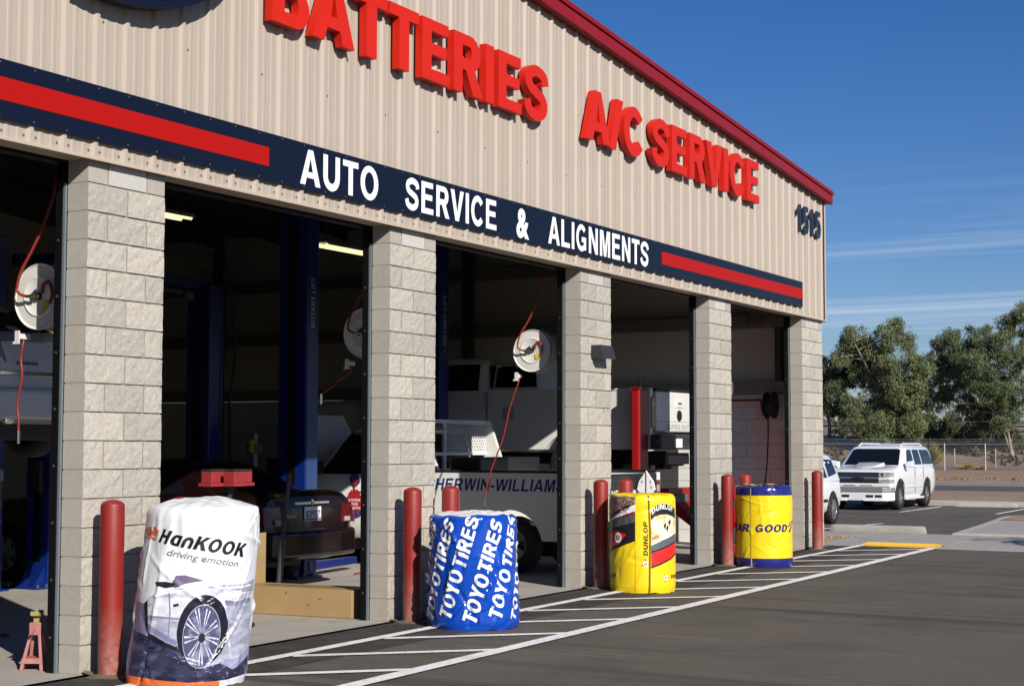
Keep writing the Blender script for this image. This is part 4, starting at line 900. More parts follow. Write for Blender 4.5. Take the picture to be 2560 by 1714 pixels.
BOLD[0] = 0.0
# ------------------------------------------------------------------ vehicles (local frame: nose toward +x, left side toward +y)
def loft_body(stations, crown=0.02, n=40, sect=None):
    sect = sect or [(0, 0), (.72, 0), (.90, .02), (.965, .10), (.99, .26), (1, .48), (.992, .70), (.975, .85), (.94, .945), (.87, .99), (.6, 1.0), (.3, 1.0), (0, 1.0)]
    xs = [s[0] for s in stations]; st = sorted(stations); X0, X1 = st[0][0], st[-1][0]
    tabs = [[(s[0], s[k]) for s in st] for k in (1, 2, 3)]
    samp = sorted(set([lerp(X0, X1, i/n) for i in range(n+1)] + [s[0] for s in st]))
    V, F_ = [], []; half = sect; full = half + [(-y, z) for y, z in half[-2:0:-1]]; m = len(full)
    for x in samp:
        zb, zt, hw = (interp(t_, x) for t_ in tabs)
        for fy, fz in full: V.append((x, fy*hw, zb+fz*(zt-zb)+(crown*(1-(fy)**2) if fz > 0.9 else 0)))
    for i in range(len(samp)-1):
        for j in range(m): F_.append((i*m+j, i*m+(j+1) % m, (i+1)*m+(j+1) % m, (i+1)*m+j))
    F_ += [tuple(range(m)), tuple(range(len(samp)*m-1, (len(samp)-1)*m-1, -1))]
    mb = MB(); mb.add(V, F_); return mb
def cabin(levels, crown=0.03, rc=0.16, nc=5):
    """levels: (z, x_rear, x_front, half width), bottom to top; rounded plan loops, closed by a crowned roof"""
    V, F_ = [], []; m = None
    for z, xr_, xf, hw in levels:
        r = min(rc, hw*0.5); loop = []
        for cx, cy, a0 in ((xf-r, hw-r, 0), (xr_+r, hw-r, 90), (xr_+r, -hw+r, 180), (xf-r, -hw+r, 270)):
            for k in range(nc+1): a = radians(a0+90*k/nc); loop.append((cx+r*cos(a), cy+r*sin(a), z))
        m = len(loop); V += loop
    for i in range(len(levels)-1):
        for j in range(m): F_.append((i*m+j, i*m+(j+1) % m, (i+1)*m+(j+1) % m, (i+1)*m+j))
    b_ = (len(levels)-1)*m; z, xr_, xf, hw = levels[-1]
    o = len(V); V += [((V[b_+j][0]-(xr_+xf)/2)*0.6+(xr_+xf)/2, V[b_+j][1]*0.6, z+crown*0.8) for j in range(m)] + [((xr_+xf)/2, 0, z+crown)]
    for j in range(m): F_.append((b_+j, b_+(j+1) % m, o+(j+1) % m, o+j)); F_.append((o+j, o+(j+1) % m, o+m))
    F_.append(tuple(range(m-1, -1, -1))); mb = MB(); mb.add(V, F_); return mb
def lv(levels, z, k): return interp([(l[0], l[k]) for l in levels], z)
def side_glass(levels, poly, sgn, out=0.006):
    V, T = tess([poly]); V, T = refine(V, T, 0.25); mb = MB(); mb.add([(x, sgn*(lv(levels, z, 3)+out), z) for x, z in V], T); return mb
def front_glass(levels, poly, k, sgn, out=0.008, bow=0.03):
    V, T = tess([poly]); V, T = refine(V, T, 0.2); mb = MB(); mb.add([(lv(levels, z, k)+sgn*(out-bow*0.0*(y*y)), y, z) for y, z in V], T); return mb
def cut(mb, name, m, parent, holes):
    """body mesh with wheel arches cut out by a boolean"""
    o = mb.build(name, m, parent, smooth=40, clean=True)
    for x, z, r in holes:
        c = MB(); c.lathe([(0.0, -1.4), (r, -1.4), (r, 1.4), (0.0, 1.4)], (x, 0, z), 'y', 36); co = c.build('cutter', DARKM, parent, clean=True)
        md = o.modifiers.new('b', 'BOOLEAN'); md.operation = 'DIFFERENCE'; md.object = co; md.solver = 'EXACT'
        bpy.context.view_layer.update(); dg = bpy.context.evaluated_depsgraph_get()
        me = bpy.data.meshes.new_from_object(o.evaluated_get(dg)); o.modifiers.clear(); old = o.data; o.data = me; bpy.data.meshes.remove(old)
        bpy.data.objects.remove(co)
    me = o.data; me.polygons.foreach_set('use_smooth', [True]*len(me.polygons)); me.set_sharp_from_angle(angle=radians(35))
    if len(me.materials) == 0: me.materials.append(m)
    return o
def tyre_mesh(R, w, rr): mb = MB(); mb.lathe([(rr, -w*0.42), (rr+0.02, -w*0.5), (R-0.045, -w*0.5), (R-0.012, -w*0.43), (R, -w*0.33), (R, w*0.33), (R-0.012, w*0.43), (R-0.045, w*0.5), (rr+0.02, w*0.5), (rr, w*0.42)], (0,0,0), 'y', 40, closed=True); return mb
def rim_mesh(rr, w, spokes, sgn):
    mb = MB(); y = sgn*w*0.40
    mb.lathe([(rr, y), (rr-0.018, y*0.98), (rr-0.03, y*0.55), (rr-0.03, 0), (0, 0)], (0,0,0), 'y', 36)
    for k in range(spokes):
        a = 2*pi*k/spokes+0.3; d = Vector((sin(a), 0, cos(a))); t = Vector((cos(a), 0, -sin(a)))
        for w0, w1 in ((0.034, 0.044),):
            p = [d*0.02+t*w0, d*(rr-0.008)+t*w1, d*(rr-0.008)-t*w1, d*0.02-t*w0]
            mb.hexa([q+Vector((0, y*0.50, 0)) for q in p]+[q+Vector((0, y*(1.02 if i in (0, 3) else 0.92), 0)) for i, q in enumerate(p)])
    mb.lathe([(0.065, y*0.6), (0.06, y*1.06), (0.0, y*1.10)], (0,0,0), 'y', 16); return mb
def wheel(parent, x, y, z, R=0.38, w=0.26, rr=0.225, spokes=6, steel=False):
    p = part('wheel', parent, (x, y, z)); sgn = 1 if y > 0 else -1
    tyre_mesh(R, w, rr).build('tyre', TYRE, p, smooth=40)
    rim_mesh(rr, w, spokes, sgn).build('rim', STEEL if steel else RIM, p, smooth=30)
    mb = MB(); mb.lathe([(0.0, -sgn*0.02), (rr-0.02, -sgn*0.02), (rr-0.02, -sgn*0.03), (0, -sgn*0.03)], (0,0,0), 'y', 24); mb.build('brake_disc', STEEL, p)
    return p
def bx(parent, name, m, x0, x1, y0, y1, z0, z1, bevel=0.006): mb = MB(); mb.box(x0, x1, y0, y1, z0, z1); return mb.build(name, m, parent, bevel=bevel)

# ---- white sport utility parked outside, nose toward the camera
def suv():
    t = thing('sport_utility', 'white full size sport utility parked nose out in the lot', 'car', (36.92, 5.27, -0.22), pi)
    A = 0.0         # front axle at x=0, rear axle at x=-2.95, nose at +0.93
    st = [(-4.08, 0.62, 1.18, 0.86), (-4.02, 0.42, 1.22, 0.95), (-3.7, 0.34, 1.25, 0.985), (-2.5, 0.33, 1.26, 0.99), (-0.75, 0.33, 1.25, 0.99), (-0.30, 0.33, 1.235, 0.985), (0.30, 0.34, 1.19, 0.975), (0.66, 0.40, 1.145, 0.955), (0.80, 0.44, 1.11, 0.93), (0.865, 0.52, 1.06, 0.90)]
    cut(loft_body(st), 'body', WPNT, t, [(0, 0.40, 0.50), (-2.95, 0.40, 0.50)])
    lev = [(1.20, -4.02, -0.36, 0.945), (1.30, -4.00, -0.50, 0.93), (1.55, -3.93, -0.84, 0.865), (1.72, -3.86, -1.07, 0.815), (1.765, -3.82, -1.15, 0.785), (1.80, -3.77, -1.24, 0.735), (1.825, -3.68, -1.36, 0.66), (1.842, -3.50, -1.6, 0.54)]
    cabin(lev, 0.018, 0.20).build('cabin', WPNT, t, smooth=50)
    front_glass(lev, [(-0.80, 1.265), (0.80, 1.265), (0.70, 1.70), (0.62, 1.735), (-0.62, 1.735), (-0.70, 1.70)], 2, 1, 0.010).build('windshield', GLASS, t)
    front_glass(lev, [(-0.72, 1.28), (0.72, 1.28), (0.64, 1.70), (-0.64, 1.70)], 1, -1, 0.010).build('rear_window', GLASS, t)
    for s in (1, -1):
        for nm, pl in (('front', [(-0.80, 1.275), (-1.02, 1.52), (-1.17, 1.68), (-1.26, 1.712), (-1.65, 1.715), (-1.62, 1.275)]), ('rear', [(-1.74, 1.275), (-1.77, 1.715), (-2.46, 1.715), (-2.50, 1.275)]), ('cargo', [(-2.60, 1.275), (-2.58, 1.715), (-3.58, 1.70), (-3.84, 1.275)])):
            side_glass(lev, pl, s).build('side_window', GLASS, t)
        m_ = MB(); m_.hexa([(-0.62, s*0.97, 1.20), (-0.44, s*1.0, 1.20), (-0.44, s*1.21, 1.22), (-0.58, s*1.21, 1.22), (-0.62, s*0.97, 1.36), (-0.46, s*1.0, 1.36), (-0.46, s*1.21, 1.40), (-0.58, s*1.21, 1.40)]); m_.build('mirror', WPNT, t, bevel=0.03, segs=3)
        for x in (-1.66, -2.62): h = bx(t, 'door_handle', WPNT, x, x+0.18, s*0.978, s*1.01, 1.075, 1.105, 0.008)
        for x0, x1 in ((-0.50, -1.52), (-1.56, -2.34)): bx(t, 'side_moulding', WPNT, x0, x1, s*0.985, s*1.006, 0.62, 0.68, 0.006)
        bx(t, 'running_board', WPNT, -0.55, -2.45, s*0.86, s*1.02, 0.27, 0.345, 0.02)
        for x in (-1.54, -2.50): bx(t, 'door_gap', BLKP, x, x-0.008, s*0.982, s*0.9935, 0.46, 1.22, 0)
        # roof rails
        m_ = MB(); m_.tube([(-1.35, s*0.62, 1.83), (-1.55, s*0.62, 1.885), (-3.45, s*0.62, 1.885), (-3.65, s*0.62, 1.83)], 0.024, 8); m_.build('roof_rail', WPNT, t, smooth=50)
        m_ = MB(); m_.hexa([(0.80, s*0.60, 0.950), (0.900, s*0.60, 0.950), (0.865, s*0.925, 0.950), (0.62, s*0.962, 0.950), (0.80, s*0.60, 1.078), (0.890, s*0.60, 1.078), (0.855, s*0.92, 1.078), (0.60, s*0.962, 1.078)]); hl = m_.build('headlight', LAMP, t, bevel=0.01)
        bx(hl, 'lamp_bulb', CHRM, 0.845, 0.900, s*0.66, s*0.74, 0.985, 1.05, 0.01)
        m_ = MB(); m_.hexa([(0.80, s*0.60, 0.775), (0.908, s*0.60, 0.775), (0.875, s*0.925, 0.775), (0.62, s*0.965, 0.775), (0.80, s*0.60, 0.878), (0.908, s*0.60, 0.878), (0.875, s*0.925, 0.878), (0.62, s*0.965, 0.878)]); m_.build('signal_lamp', LAMP, t, bevel=0.01)
    for y in (-1.9, -2.6, -3.3): bx(t, 'rack_bar', WPNT, y, y-0.05, -0.60, 0.60, 1.870, 1.888, 0.006)
    # hood with cowl scoop
    m_ = MB(); pts = [(0.70, 0.12, 0.0), (0.35, 0.24, 0.015), (-0.05, 0.32, 0.045), (-0.45, 0.36, 0.075), (-0.52, 0.36, 0.075)]; V = []
    for x, hw, h in pts:
        zt = interp([(a[0], a[2]) for a in sorted(st)], x)+0.018
        V += [(x, -hw-0.07, zt-0.02), (x, -hw, zt+h), (x, 0, zt+h+0.012), (x, hw, zt+h), (x, hw+0.07, zt-0.02)]
    m_.add(V, [(5*i+j, 5*i+j+1, 5*i+j+6, 5*i+j+5) for i in range(4) for j in range(4)]+[(20, 21, 22, 23, 24)]); m_.build('hood_scoop', WPNT, t, smooth=30)
    # front end
    bx(t, 'grille', GRIL, 0.835, 0.896, -0.59, 0.59, 0.945, 1.078); bx(t, 'grille', GRIL, 0.845, 0.904, -0.59, 0.59, 0.77, 0.88)
    bx(t, 'grille_bar', mat('chrome_bar', (0.40, 0.46, 0.66), 0.2, metal=0.8), 0.80, 0.918, -0.60, 0.60, 0.882, 0.942, 0.012)
    m_ = MB(); m_.prism([(-0.20, 0.895), (-0.17, 0.93), (-0.06, 0.93), (-0.05, 0.955), (0.05, 0.955), (0.06, 0.93), (0.20, 0.93), (0.17, 0.892), (0.06, 0.892), (0.05, 0.865), (-0.05, 0.865), (-0.06, 0.895)], 'x', 0.919, 0.932); m_.build('emblem', CHRM, t)
    for k in range(5): bx(t, 'grille_slat', STEEL, 0.880, 0.8995, -0.58, 0.58, 0.955+k*0.024, 0.961+k*0.024, 0)
    bx(t, 'bumper_cap', WPNT, 0.74, 0.935, -0.93, 0.93, 0.655, 0.765, 0.03)
    for a, b_ in ((-0.42, -0.06), (0.06, 0.42)): bx(t, 'bumper_slot', BLKP, 0.930, 0.9375, a, b_, 0.695, 0.715, 0)
    m_ = MB(); m_.prism([(0.60, -0.985), (0.86, -0.94), (0.955, -0.72), (0.965, 0.72), (0.86, 0.94), (0.60, 0.985), (0.60, 0.9), (0.60, -0.9)], 'z', 0.515, 0.652); m_.build('bumper', BUMPG, t, bevel=0.015)
    m_ = MB(); m_.prism([(0.56, -0.975), (0.85, -0.93), (0.945, -0.72), (0.955, 0.72), (0.85, 0.93), (0.56, 0.975)], 'z', 0.27, 0.512); m_.build('front_valance', WPNT, t, bevel=0.03, segs=3)
    for a, b_ in ((0.24, 0.45), (0.50, 0.70), (-0.45, -0.24), (-0.70, -0.50)): bx(t, 'valance_opening', BLKP, 0.92, 0.9565 if abs(a) < 0.48 else 0.956, a, b_, 0.37, 0.44, 0)
    bx(t, 'front_lip', WPNT, 0.7, 0.985, 0.16, 0.86, 0.265, 0.31, 0.015); bx(t, 'front_lip', WPNT, 0.7, 0.985, -0.86, -0.30, 0.265, 0.31, 0.015)
    bx(t, 'underbody', BLKP, -3.9, 0.6, -0.75, 0.75, 0.26, 0.42, 0.02)
    bx(t, 'dashboard', mat('dash_tan', (0.30, 0.27, 0.2), 0.8), -0.75, -0.50, -0.7, 0.7, 1.22, 1.27)
    for x in (0, -2.95):
        for s in (1, -1): wheel(t, x, s*0.845, 0.405, 0.405, 0.285, 0.24, 6)
    return t
suv()
# ---- white hatchback half hidden behind the corner pillar
def hatch():
    t = thing('hatchback', 'white hatchback half hidden behind the corner pillar', 'car', (23.15, 3.60, -0.11), pi)
    st = [(-3.35, 0.50, 0.95, 0.74), (-3.2, 0.32, 1.0, 0.84), (-2.4, 0.24, 1.0, 0.88), (-0.6, 0.24, 0.98, 0.885), (0.15, 0.26, 0.95, 0.86), (0.45, 0.30, 0.88, 0.78), (0.60, 0.36, 0.78, 0.62)]
    cut(loft_body(st, 0.03), 'body', WPNT, t, [(0, 0.33, 0.40), (-2.55, 0.33, 0.40)])
    lev = [(0.94, -3.28, 0.28, 0.84), (1.10, -3.24, -0.02, 0.80), (1.35, -3.12, -0.42, 0.73), (1.48, -3.02, -0.68, 0.67), (1.535, -2.9, -0.88, 0.58)]
    cabin(lev, 0.025, 0.16).build('cabin', WPNT, t, smooth=50)
    front_glass(lev, [(-0.70, 1.02), (0.70, 1.02), (0.58, 1.44), (-0.58, 1.44)], 2, 1, 0.010).build('windshield', GLASS, t); front_glass(lev, [(-0.62, 1.06), (0.62, 1.06), (0.54, 1.42), (-0.54, 1.42)], 1, -1, 0.010).build('rear_window', GLASS, t)
    for s in (1, -1):
        for pl in ([(-0.30, 1.03), (-0.58, 1.30), (-0.72, 1.40), (-1.25, 1.42), (-1.25, 1.02)], [(-1.35, 1.02), (-1.35, 1.42), (-2.2, 1.42), (-2.3, 1.02)], [(-2.4, 1.03), (-2.36, 1.42), (-2.9, 1.40), (-3.0, 1.10)]): side_glass(lev, pl, s).build('side_window', GLASS, t)
        bx(t, 'side_moulding', BLKP, -0.42, -2.1, s*0.875, s*0.905, 0.50, 0.56, 0.008)
        m_ = MB(); m_.box(-0.42, -0.26, s*0.85, s*1.0, 1.0, 1.14); m_.build('mirror', WPNT, t, bevel=0.03, segs=3)
        m_ = MB(); m_.box(0.36, 0.56, s*0.45, s*0.74, 0.66, 0.78); m_.build('headlight', LAMP, t, bevel=0.03)
        for x in (0, -2.55): wheel(t, x, s*0.80, 0.335, 0.335, 0.215, 0.225, 8)
    bx(t, 'underbody', BLKP, -3.1, 0.4, -0.6, 0.6, 0.18, 0.3)
    return t
hatch()
# ---- dark maroon sedan inside, tail toward the doors
def sedan():
    t = thing('sedan', 'dark maroon sedan backed up to the bay behind the cardboard box', 'car', (6.17, 3.60, 0), pi/2)
    # rear axle at x=0, tail at x=-1.12
    st = [(-1.085, 0.58, 0.84, 0.62), (-1.075, 0.50, 0.94, 0.73), (-1.045, 0.42, 1.005, 0.805), (-0.97, 0.36, 1.045, 0.85), (-0.84, 0.31, 1.07, 0.88), (-0.5, 0.26, 1.075, 0.895), (0.4, 0.24, 1.05, 0.905), (2.2, 0.24, 1.0, 0.905), (3.0, 0.26, 0.93, 0.87), (3.5, 0.36, 0.78, 0.74)]
    cut(loft_body(st, 0.03), 'body', MAROON, t, [(0, 0.32, 0.385), (2.74, 0.32, 0.385)])
    lev = [(0.98, -0.62, 2.55, 0.84), (1.10, -0.40, 2.15, 0.79), (1.30, 0.02, 1.66, 0.70), (1.39, 0.28, 1.40, 0.63), (1.42, 0.50, 1.20, 0.54)]
    cabin(lev, 0.02, 0.2).build('cabin', MAROON, t, smooth=50)
    front_glass(lev, [(-0.66, 1.05), (0.66, 1.05), (0.52, 1.35), (-0.52, 1.35)], 1, -1, 0.010).build('rear_window', GLASS, t); front_glass(lev, [(-0.70, 1.02), (0.70, 1.02), (0.55, 1.35), (-0.55, 1.35)], 2, 1, 0.010).build('windshield', GLASS, t)
    for s in (1, -1):
        for pl in ([(0.02, 1.06), (0.30, 1.32), (0.86, 1.34), (0.90, 1.05)], [(1.0, 1.05), (0.96, 1.34), (1.42, 1.32), (1.95, 1.05)]): side_glass(lev, pl, s).build('side_window', GLASS, t)
        m_ = MB(); m_.hexa([(-1.11, s*0.56, 0.72), (-1.08, s*0.84, 0.72), (-0.84, s*0.915, 0.72), (-0.84, s*0.5, 0.72), (-1.09, s*0.58, 0.94), (-1.05, s*0.825, 0.94), (-0.80, s*0.905, 0.94), (-0.84, s*0.5, 0.94)]); tl = m_.build('tail_light', TAIL, t, bevel=0.012)
        bx(tl, 'reverse_lens', LAMP, -1.118, -1.09, s*0.60, s*0.70, 0.735, 0.79)
        for x in (0, 2.74): wheel(t, x, s*0.79, 0.325, 0.325, 0.21, 0.205, 7)
        m_ = MB(); m_.box(1.75, 1.93, s*0.86, s*1.02, 1.0, 1.12); m_.build('mirror', MAROON, t, bevel=0.03, segs=3)
    m_ = MB(); m_.prism([(-0.80, -0.92), (-1.04, -0.90), (-1.17, -0.74), (-1.215, -0.40), (-1.225, 0), (-1.215, 0.40), (-1.17, 0.74), (-1.04, 0.90), (-0.80, 0.92)], 'z', 0.36, 0.66); m_.build('rear_bumper', MAROON, t, bevel=0.05, segs=3)
    bx(t, 'trunk_trim', CHRM, -1.092, -1.02, -0.32, 0.32, 0.945, 0.975, 0.004)
    pl = bx(t, 'license_plate', mat('plate_white', (0.70, 0.70, 0.64), 0.4, noisy=[((0.55, 0.62, 0.70), 9, 0.5, 0.6, 0.4)]), -1.100, -1.088, -0.155, 0.155, 0.76, 0.915, 0.002)
    V, T, w = font_line('BDP9327', 0.075, 0.26, 0.03); m_ = MB(); m_.add([(-1.1015, 0.13-u, 0.80+v) for u, v in V], T); m_.build('lettering', mat('plate_ink', (0.03, 0.04, 0.16), 0.5), pl)
    bx(pl, 'plate_band', mat('plate_purple', (0.30, 0.10, 0.20), 0.5), -1.1013, -1.1005, -0.15, 0.15, 0.765, 0.79, 0)
    bx(t, 'sticker', mat('sticker_pink', (0.5, 0.25, 0.3), 0.6), -1.090, -1.05, 0.30, 0.46, 0.80, 0.84, 0)
    m_ = MB(); m_.lathe([(0.035, 0), (0.03, -0.012), (0, -0.014)], (-1.080, 0, 0.965), 'x', 16); m_.build('emblem', CHRM, t)
    bx(t, 'underbody', BLKP, -0.5, 3.2, -0.6, 0.6, 0.22, 0.32)
    return t
sedan()
# ---- white pickups
def pickup(name, label, loc, sw):
    """rear axle at x=0, nose +x. sw: the lettered work truck on the floor; otherwise the heavier truck on the red lift"""
    t = thing(name, label, 'pickup truck', loc, pi/2)
    if sw: hw, tail, zb, bed, cabr, belt, roofz, nose, wb, R = 0.93, -1.22, 0.42, 1.25, 1.50, 1.18, 1.86, 4.42, 3.50, 0.355
    else: hw, tail, zb, bed, cabr, belt, roofz, nose, wb, R = 1.0, -1.25, 0.62, 1.48, 1.48, 1.46, 2.02, 4.95, 4.0, 0.40
    WP = WPNT2
    # bed: two sides, floor, front wall, tailgate
    for s in (1, -1):
        m_ = MB(); m_.prism([(tail, zb), (tail, bed), (cabr-0.04, bed), (cabr-0.04, zb)], 'y', s*(hw-0.10), s*hw); cut(m_, 'bed_side', WP, t, [(0, R*0.95, R+0.10)])
        bx(t, 'bed_rail', WP if not sw else BLKP, tail, cabr-0.04, s*(hw-0.12), s*(hw+0.012), bed+0.001, bed+0.03, 0.008)
        m_ = MB(); m_.hexa([(tail-0.015, s*(hw-0.03), bed-0.55), (tail+0.10, s*(hw+0.006), bed-0.55), (tail+0.10, s*(hw-0.16), bed-0.55), (tail-0.015, s*(hw-0.16), bed-0.55), (tail-0.015, s*(hw-0.03), bed-0.10), (tail+0.10, s*(hw+0.006), bed-0.10), (tail+0.10, s*(hw-0.16), bed-0.10), (tail-0.015, s*(hw-0.16), bed-0.10)]); tl = m_.build('tail_light', TAIL, t, bevel=0.01)
        bx(tl, 'reverse_lens', LAMP, tail-0.018, tail+0.02, s*(hw-0.14), s*(hw-0.05), bed-0.25, bed-0.16)
    bx(t, 'bed_floor', WP, tail+0.05, cabr-0.05, -hw+0.1, hw-0.1, zb+0.18, zb+0.22); bx(t, 'bed_front', WP, cabr-0.10, cabr-0.045, -hw+0.1, hw-0.1, zb+0.2, bed)
    tgm = mat('tailgate_black', (0.02, 0.021, 0.024), 0.35) if sw else WP
    tg = bx(t, 'tailgate', tgm, tail-0.03, tail+0.05, -hw+0.165, hw-0.165, bed-0.60, bed-0.01, 0.02)
    # bumper
    m_ = MB(); m_.prism([(tail-0.16, -hw+0.04), (tail-0.16, hw-0.04), (tail+0.02, hw-0.01), (tail+0.02, -hw+0.01)], 'z', bed-0.86, bed-0.64); bp = m_.build('rear_bumper', BLKP if sw else mat('bumper_scuffed', (0.05, 0.05, 0.052), 0.4, noisy=[((0.2, 0.2, 0.2), 12, 0.55, 0.7, 0.6)]), t, bevel=0.025)
    if not sw:
        bx(bp, 'license_plate', LWHT, tail-0.168, tail-0.15, 0.20, 0.48, bed-0.83, bed-0.70, 0.002)
        h = bx(tg, 'tailgate_handle', WP, tail-0.045, tail-0.02, -0.13, 0.13, bed-0.24, bed-0.12, 0.01); bx(h, 'handle_recess', BLKP, tail-0.047, tail-0.04, -0.06, 0.06, bed-0.19, bed-0.165, 0)
        m_ = MB(); m_.lathe([(0.085, 0), (0.08, -0.014), (0, -0.016)], (tail-0.031, 0, bed-0.36), 'x', 24); e = m_.build('emblem', BLKP, tg); e.scale = (1, 1, 1)
        V, T, w = text2d('SUPER DUTY', 0.075, 0.95, italic=0.1); m_ = MB(); m_.add([(tail-0.034, 0.48-u, bed-0.565+v) for u, v in V], T); m_.build('lettering', mat('letter_stamped', (0.58, 0.57, 0.55), 0.4), tg)
        bx(tg, 'tailgate_crease', mat('crease', (0.6, 0.59, 0.57), 0.4), tail-0.0335, tail-0.03, -hw+0.17, hw-0.17, bed-0.455, bed-0.445, 0)
        bx(t, 'tailgate_cap', BLKP, tail-0.035, tail+0.06, -hw+0.165, hw-0.165, bed-0.008, bed+0.03, 0.008)
    else:
        V, T, w = text2d('SHERWIN-WILLIAMS', 0.070, 1.34, italic=0.12); m_ = MB(); m_.add([(tail-0.0325, 0.70-u, bed-0.28+v) for u, v in V], T); m_.build('lettering', LWHT, tg)
        for k, (a, b_) in enumerate(((0.30, 0.50), (0.08, 0.26))): bx(tg, 'tailgate_stamp', BLKP, tail-0.036, tail-0.03, a, b_, bed-0.14, bed-0.12, 0.001)
    # cab lower body with doors
    st = [(cabr, zb-0.04, belt, hw-0.01), (cabr+0.5, zb-0.06, belt, hw), (nose-1.3, zb-0.06, belt-0.02, hw), (nose-0.3, zb, belt-0.10, hw-0.03), (nose, zb+0.1, belt-0.2, hw-0.12)]
    cut(loft_body(st, 0.02), 'cab', WP, t, [(wb, R*0.95, R+0.10)])
    cf = nose-1.25; lev = [(belt-0.05, cabr+0.02, cf+0.02, hw-0.04), (belt+0.08, cabr+0.03, cf-0.15, hw-0.08), (roofz-0.12, cabr+0.08, cf-0.58, hw-0.17), (roofz-0.03, cabr+0.11, cf-0.72, hw-0.22), (roofz, cabr+0.2, cf-0.85, hw-0.30)]
    cabin(lev, 0.03, 0.12).build('cab_roof', WP, t, smooth=50)
    front_glass(lev, [(-hw+0.2, belt+0.05), (hw-0.2, belt+0.05), (hw-0.28, roofz-0.09), (-hw+0.28, roofz-0.09)], 2, 1, 0.01).build('windshield', GLASS, t)
    front_glass(lev, [(-hw+0.22, belt+0.10), (hw-0.22, belt+0.10), (hw-0.28, roofz-0.12), (-hw+0.28, roofz-0.12)], 1, -1, 0.01).build('rear_window', GLASS, t)
    d0 = cf-1.12
    for s in (1, -1):
        side_glass(lev, [(d0+0.06, belt+0.03), (d0+0.06, roofz-0.10), (cf-0.66, roofz-0.10), (cf-0.22, belt+0.03)], s).build('side_window', GLASS, t)
        if d0-cabr > 0.35: side_glass(lev, [(cabr+0.16, belt+0.05), (cabr+0.18, roofz-0.10), (d0-0.06, roofz-0.10), (d0-0.06, belt+0.05)], s).build('side_window', GLASS, t)
        bx(t, 'door_gap', BLKP, d0, d0+0.008, s*(hw-0.004), s*(hw+0.0015), zb+0.05, belt, 0)
        bx(t, 'door_handle', CHRM if not sw else WP, d0+0.06, d0+0.22, s*(hw-0.01), s*(hw+0.02), belt-0.20, belt-0.165, 0.008)
        m_ = MB(); m_.box(cf-0.34, cf-0.22, s*(hw+0.0), s*(hw+0.20), belt+0.02, belt+(0.20 if sw else 0.32)); m_.build('mirror', BLKP if sw else WP, t, bevel=0.03, segs=3)
        for x in (0, wb): wheel(t, x, s*(hw-0.14), R, R, 0.25, R*0.58, 5, steel=sw)
    bx(t, 'frame_rail', BLKP, tail, nose-0.4, -0.45, 0.45, zb-0.22, zb-0.05)
    m_ = MB(); m_.cyl((tail+0.35, -0.3, zb-0.12), (tail+0.35, 0.3, zb-0.12), 0.1, 14); m_.build('spare_tyre', RUBR, t)
    if sw:
        V, T, w = text2d('SHERWIN-WILLIAMS', 0.150, 2.00, italic=0.22); m_ = MB(); m_.add([(1.24-u, hw+0.0035, 1.025+v) for u, v in V], T); m_.build('lettering', TEXB, t)
        # headache rack behind the cab: white frame and expanded metal
        R_ = part('cab_guard', t); x = 1.38
        m_ = MB()
        for y0, y1 in ((-0.90, -0.84), (0.84, 0.90), (0.22, 0.27)): m_.box(x-0.02, x+0.02, y0, y1, bed+0.03, 1.93)
        m_.box(x-0.021, x+0.021, -0.90, 0.90, 1.885, 1.935); m_.box(x-0.021, x+0.021, -0.90, 0.90, 1.46, 1.50); m_.box(x-0.019, x+0.019, 0.27, 0.84, 1.76, 1.79)
        m_.build('guard_frame', WP, R_, bevel=0.004)
        m_ = MB()
        for k in range(-22, 40):
            for dr in (1, -1):
                ya = -0.84+k*0.045; yb = ya+0.27*dr*0.8; za, zb_ = 1.50, 1.885; 
                pts = [(ya, za), (yb, zb_)]
                lo, hi = -0.84, 0.22
                def clip(p, q):
                    (a, b1), (c, d1) = p, q; t0, t1 = 0.0, 1.0; dd = c-a
                    for bound, sg_ in ((lo, 1), (hi, -1)):
                        f0 = sg_*(a-bound); f1 = sg_*(c-bound)
                        if f0 < 0 and f1 < 0: return None
                        if f0 < 0: t0 = max(t0, f0/(f0-f1))
                        if f1 < 0: t1 = min(t1, f0/(f0-f1))
                    return ((a+dd*t0, b1+(d1-b1)*t0), (a+dd*t1, b1+(d1-b1)*t1)) if t0 < t1 else None
                c_ = clip(*pts)
                if c_: (a, b1), (c, d1) = c_; m_.tube([(x+0.003*dr, a, b1), (x+0.003*dr, c, d1)], 0.006, 4, False)
        o = m_.build('guard_mesh', WP, R_); o['kind'] = 'stuff'
        for s in (1, -1): m_ = MB(); m_.hexa([(x-0.02, s*0.84, bed+0.03), (x-0.30, s*0.84, bed+0.03), (x-0.30, s*0.90, bed+0.03), (x-0.02, s*0.90, bed+0.03), (x-0.02, s*0.84, 1.93), (x-0.06, s*0.84, 1.93), (x-0.06, s*0.90, 1.93), (x-0.02, s*0.90, 1.93)]); m_.build('guard_brace', WP, R_)
        bx(t, 'tool_box', BLKP, 0.50, 0.95, -hw+0.12, hw-0.12, 1.1, 1.44, 0.02)
        # raised hood
        m_ = MB(); m_.hexa([(cf+0.02, -0.80, belt-0.04), (cf+0.02, 0.80, belt-0.04), (cf+0.07, 0.80, belt-0.06), (cf+0.07, -0.80, belt-0.06), (cf+0.50, -0.70, 2.02), (cf+0.50, 0.70, 2.02), (cf+0.56, 0.70, 2.0), (cf+0.56, -0.70, 2.0)]); m_.build('raised_hood', WP, t, bevel=0.015)
        # globe with running paint on the door: mark and words
        lg = part('door_mark', t); gx, gz_ = cf-0.83, 0.80; yy = hw+0.004
        def pg(pts, m, off, nm='mark'): V, T = tess([pts]); q = MB(); q.add([(gx-u, yy+off, gz_+v) for u, v in V], T); return q.build(nm, m, lg)
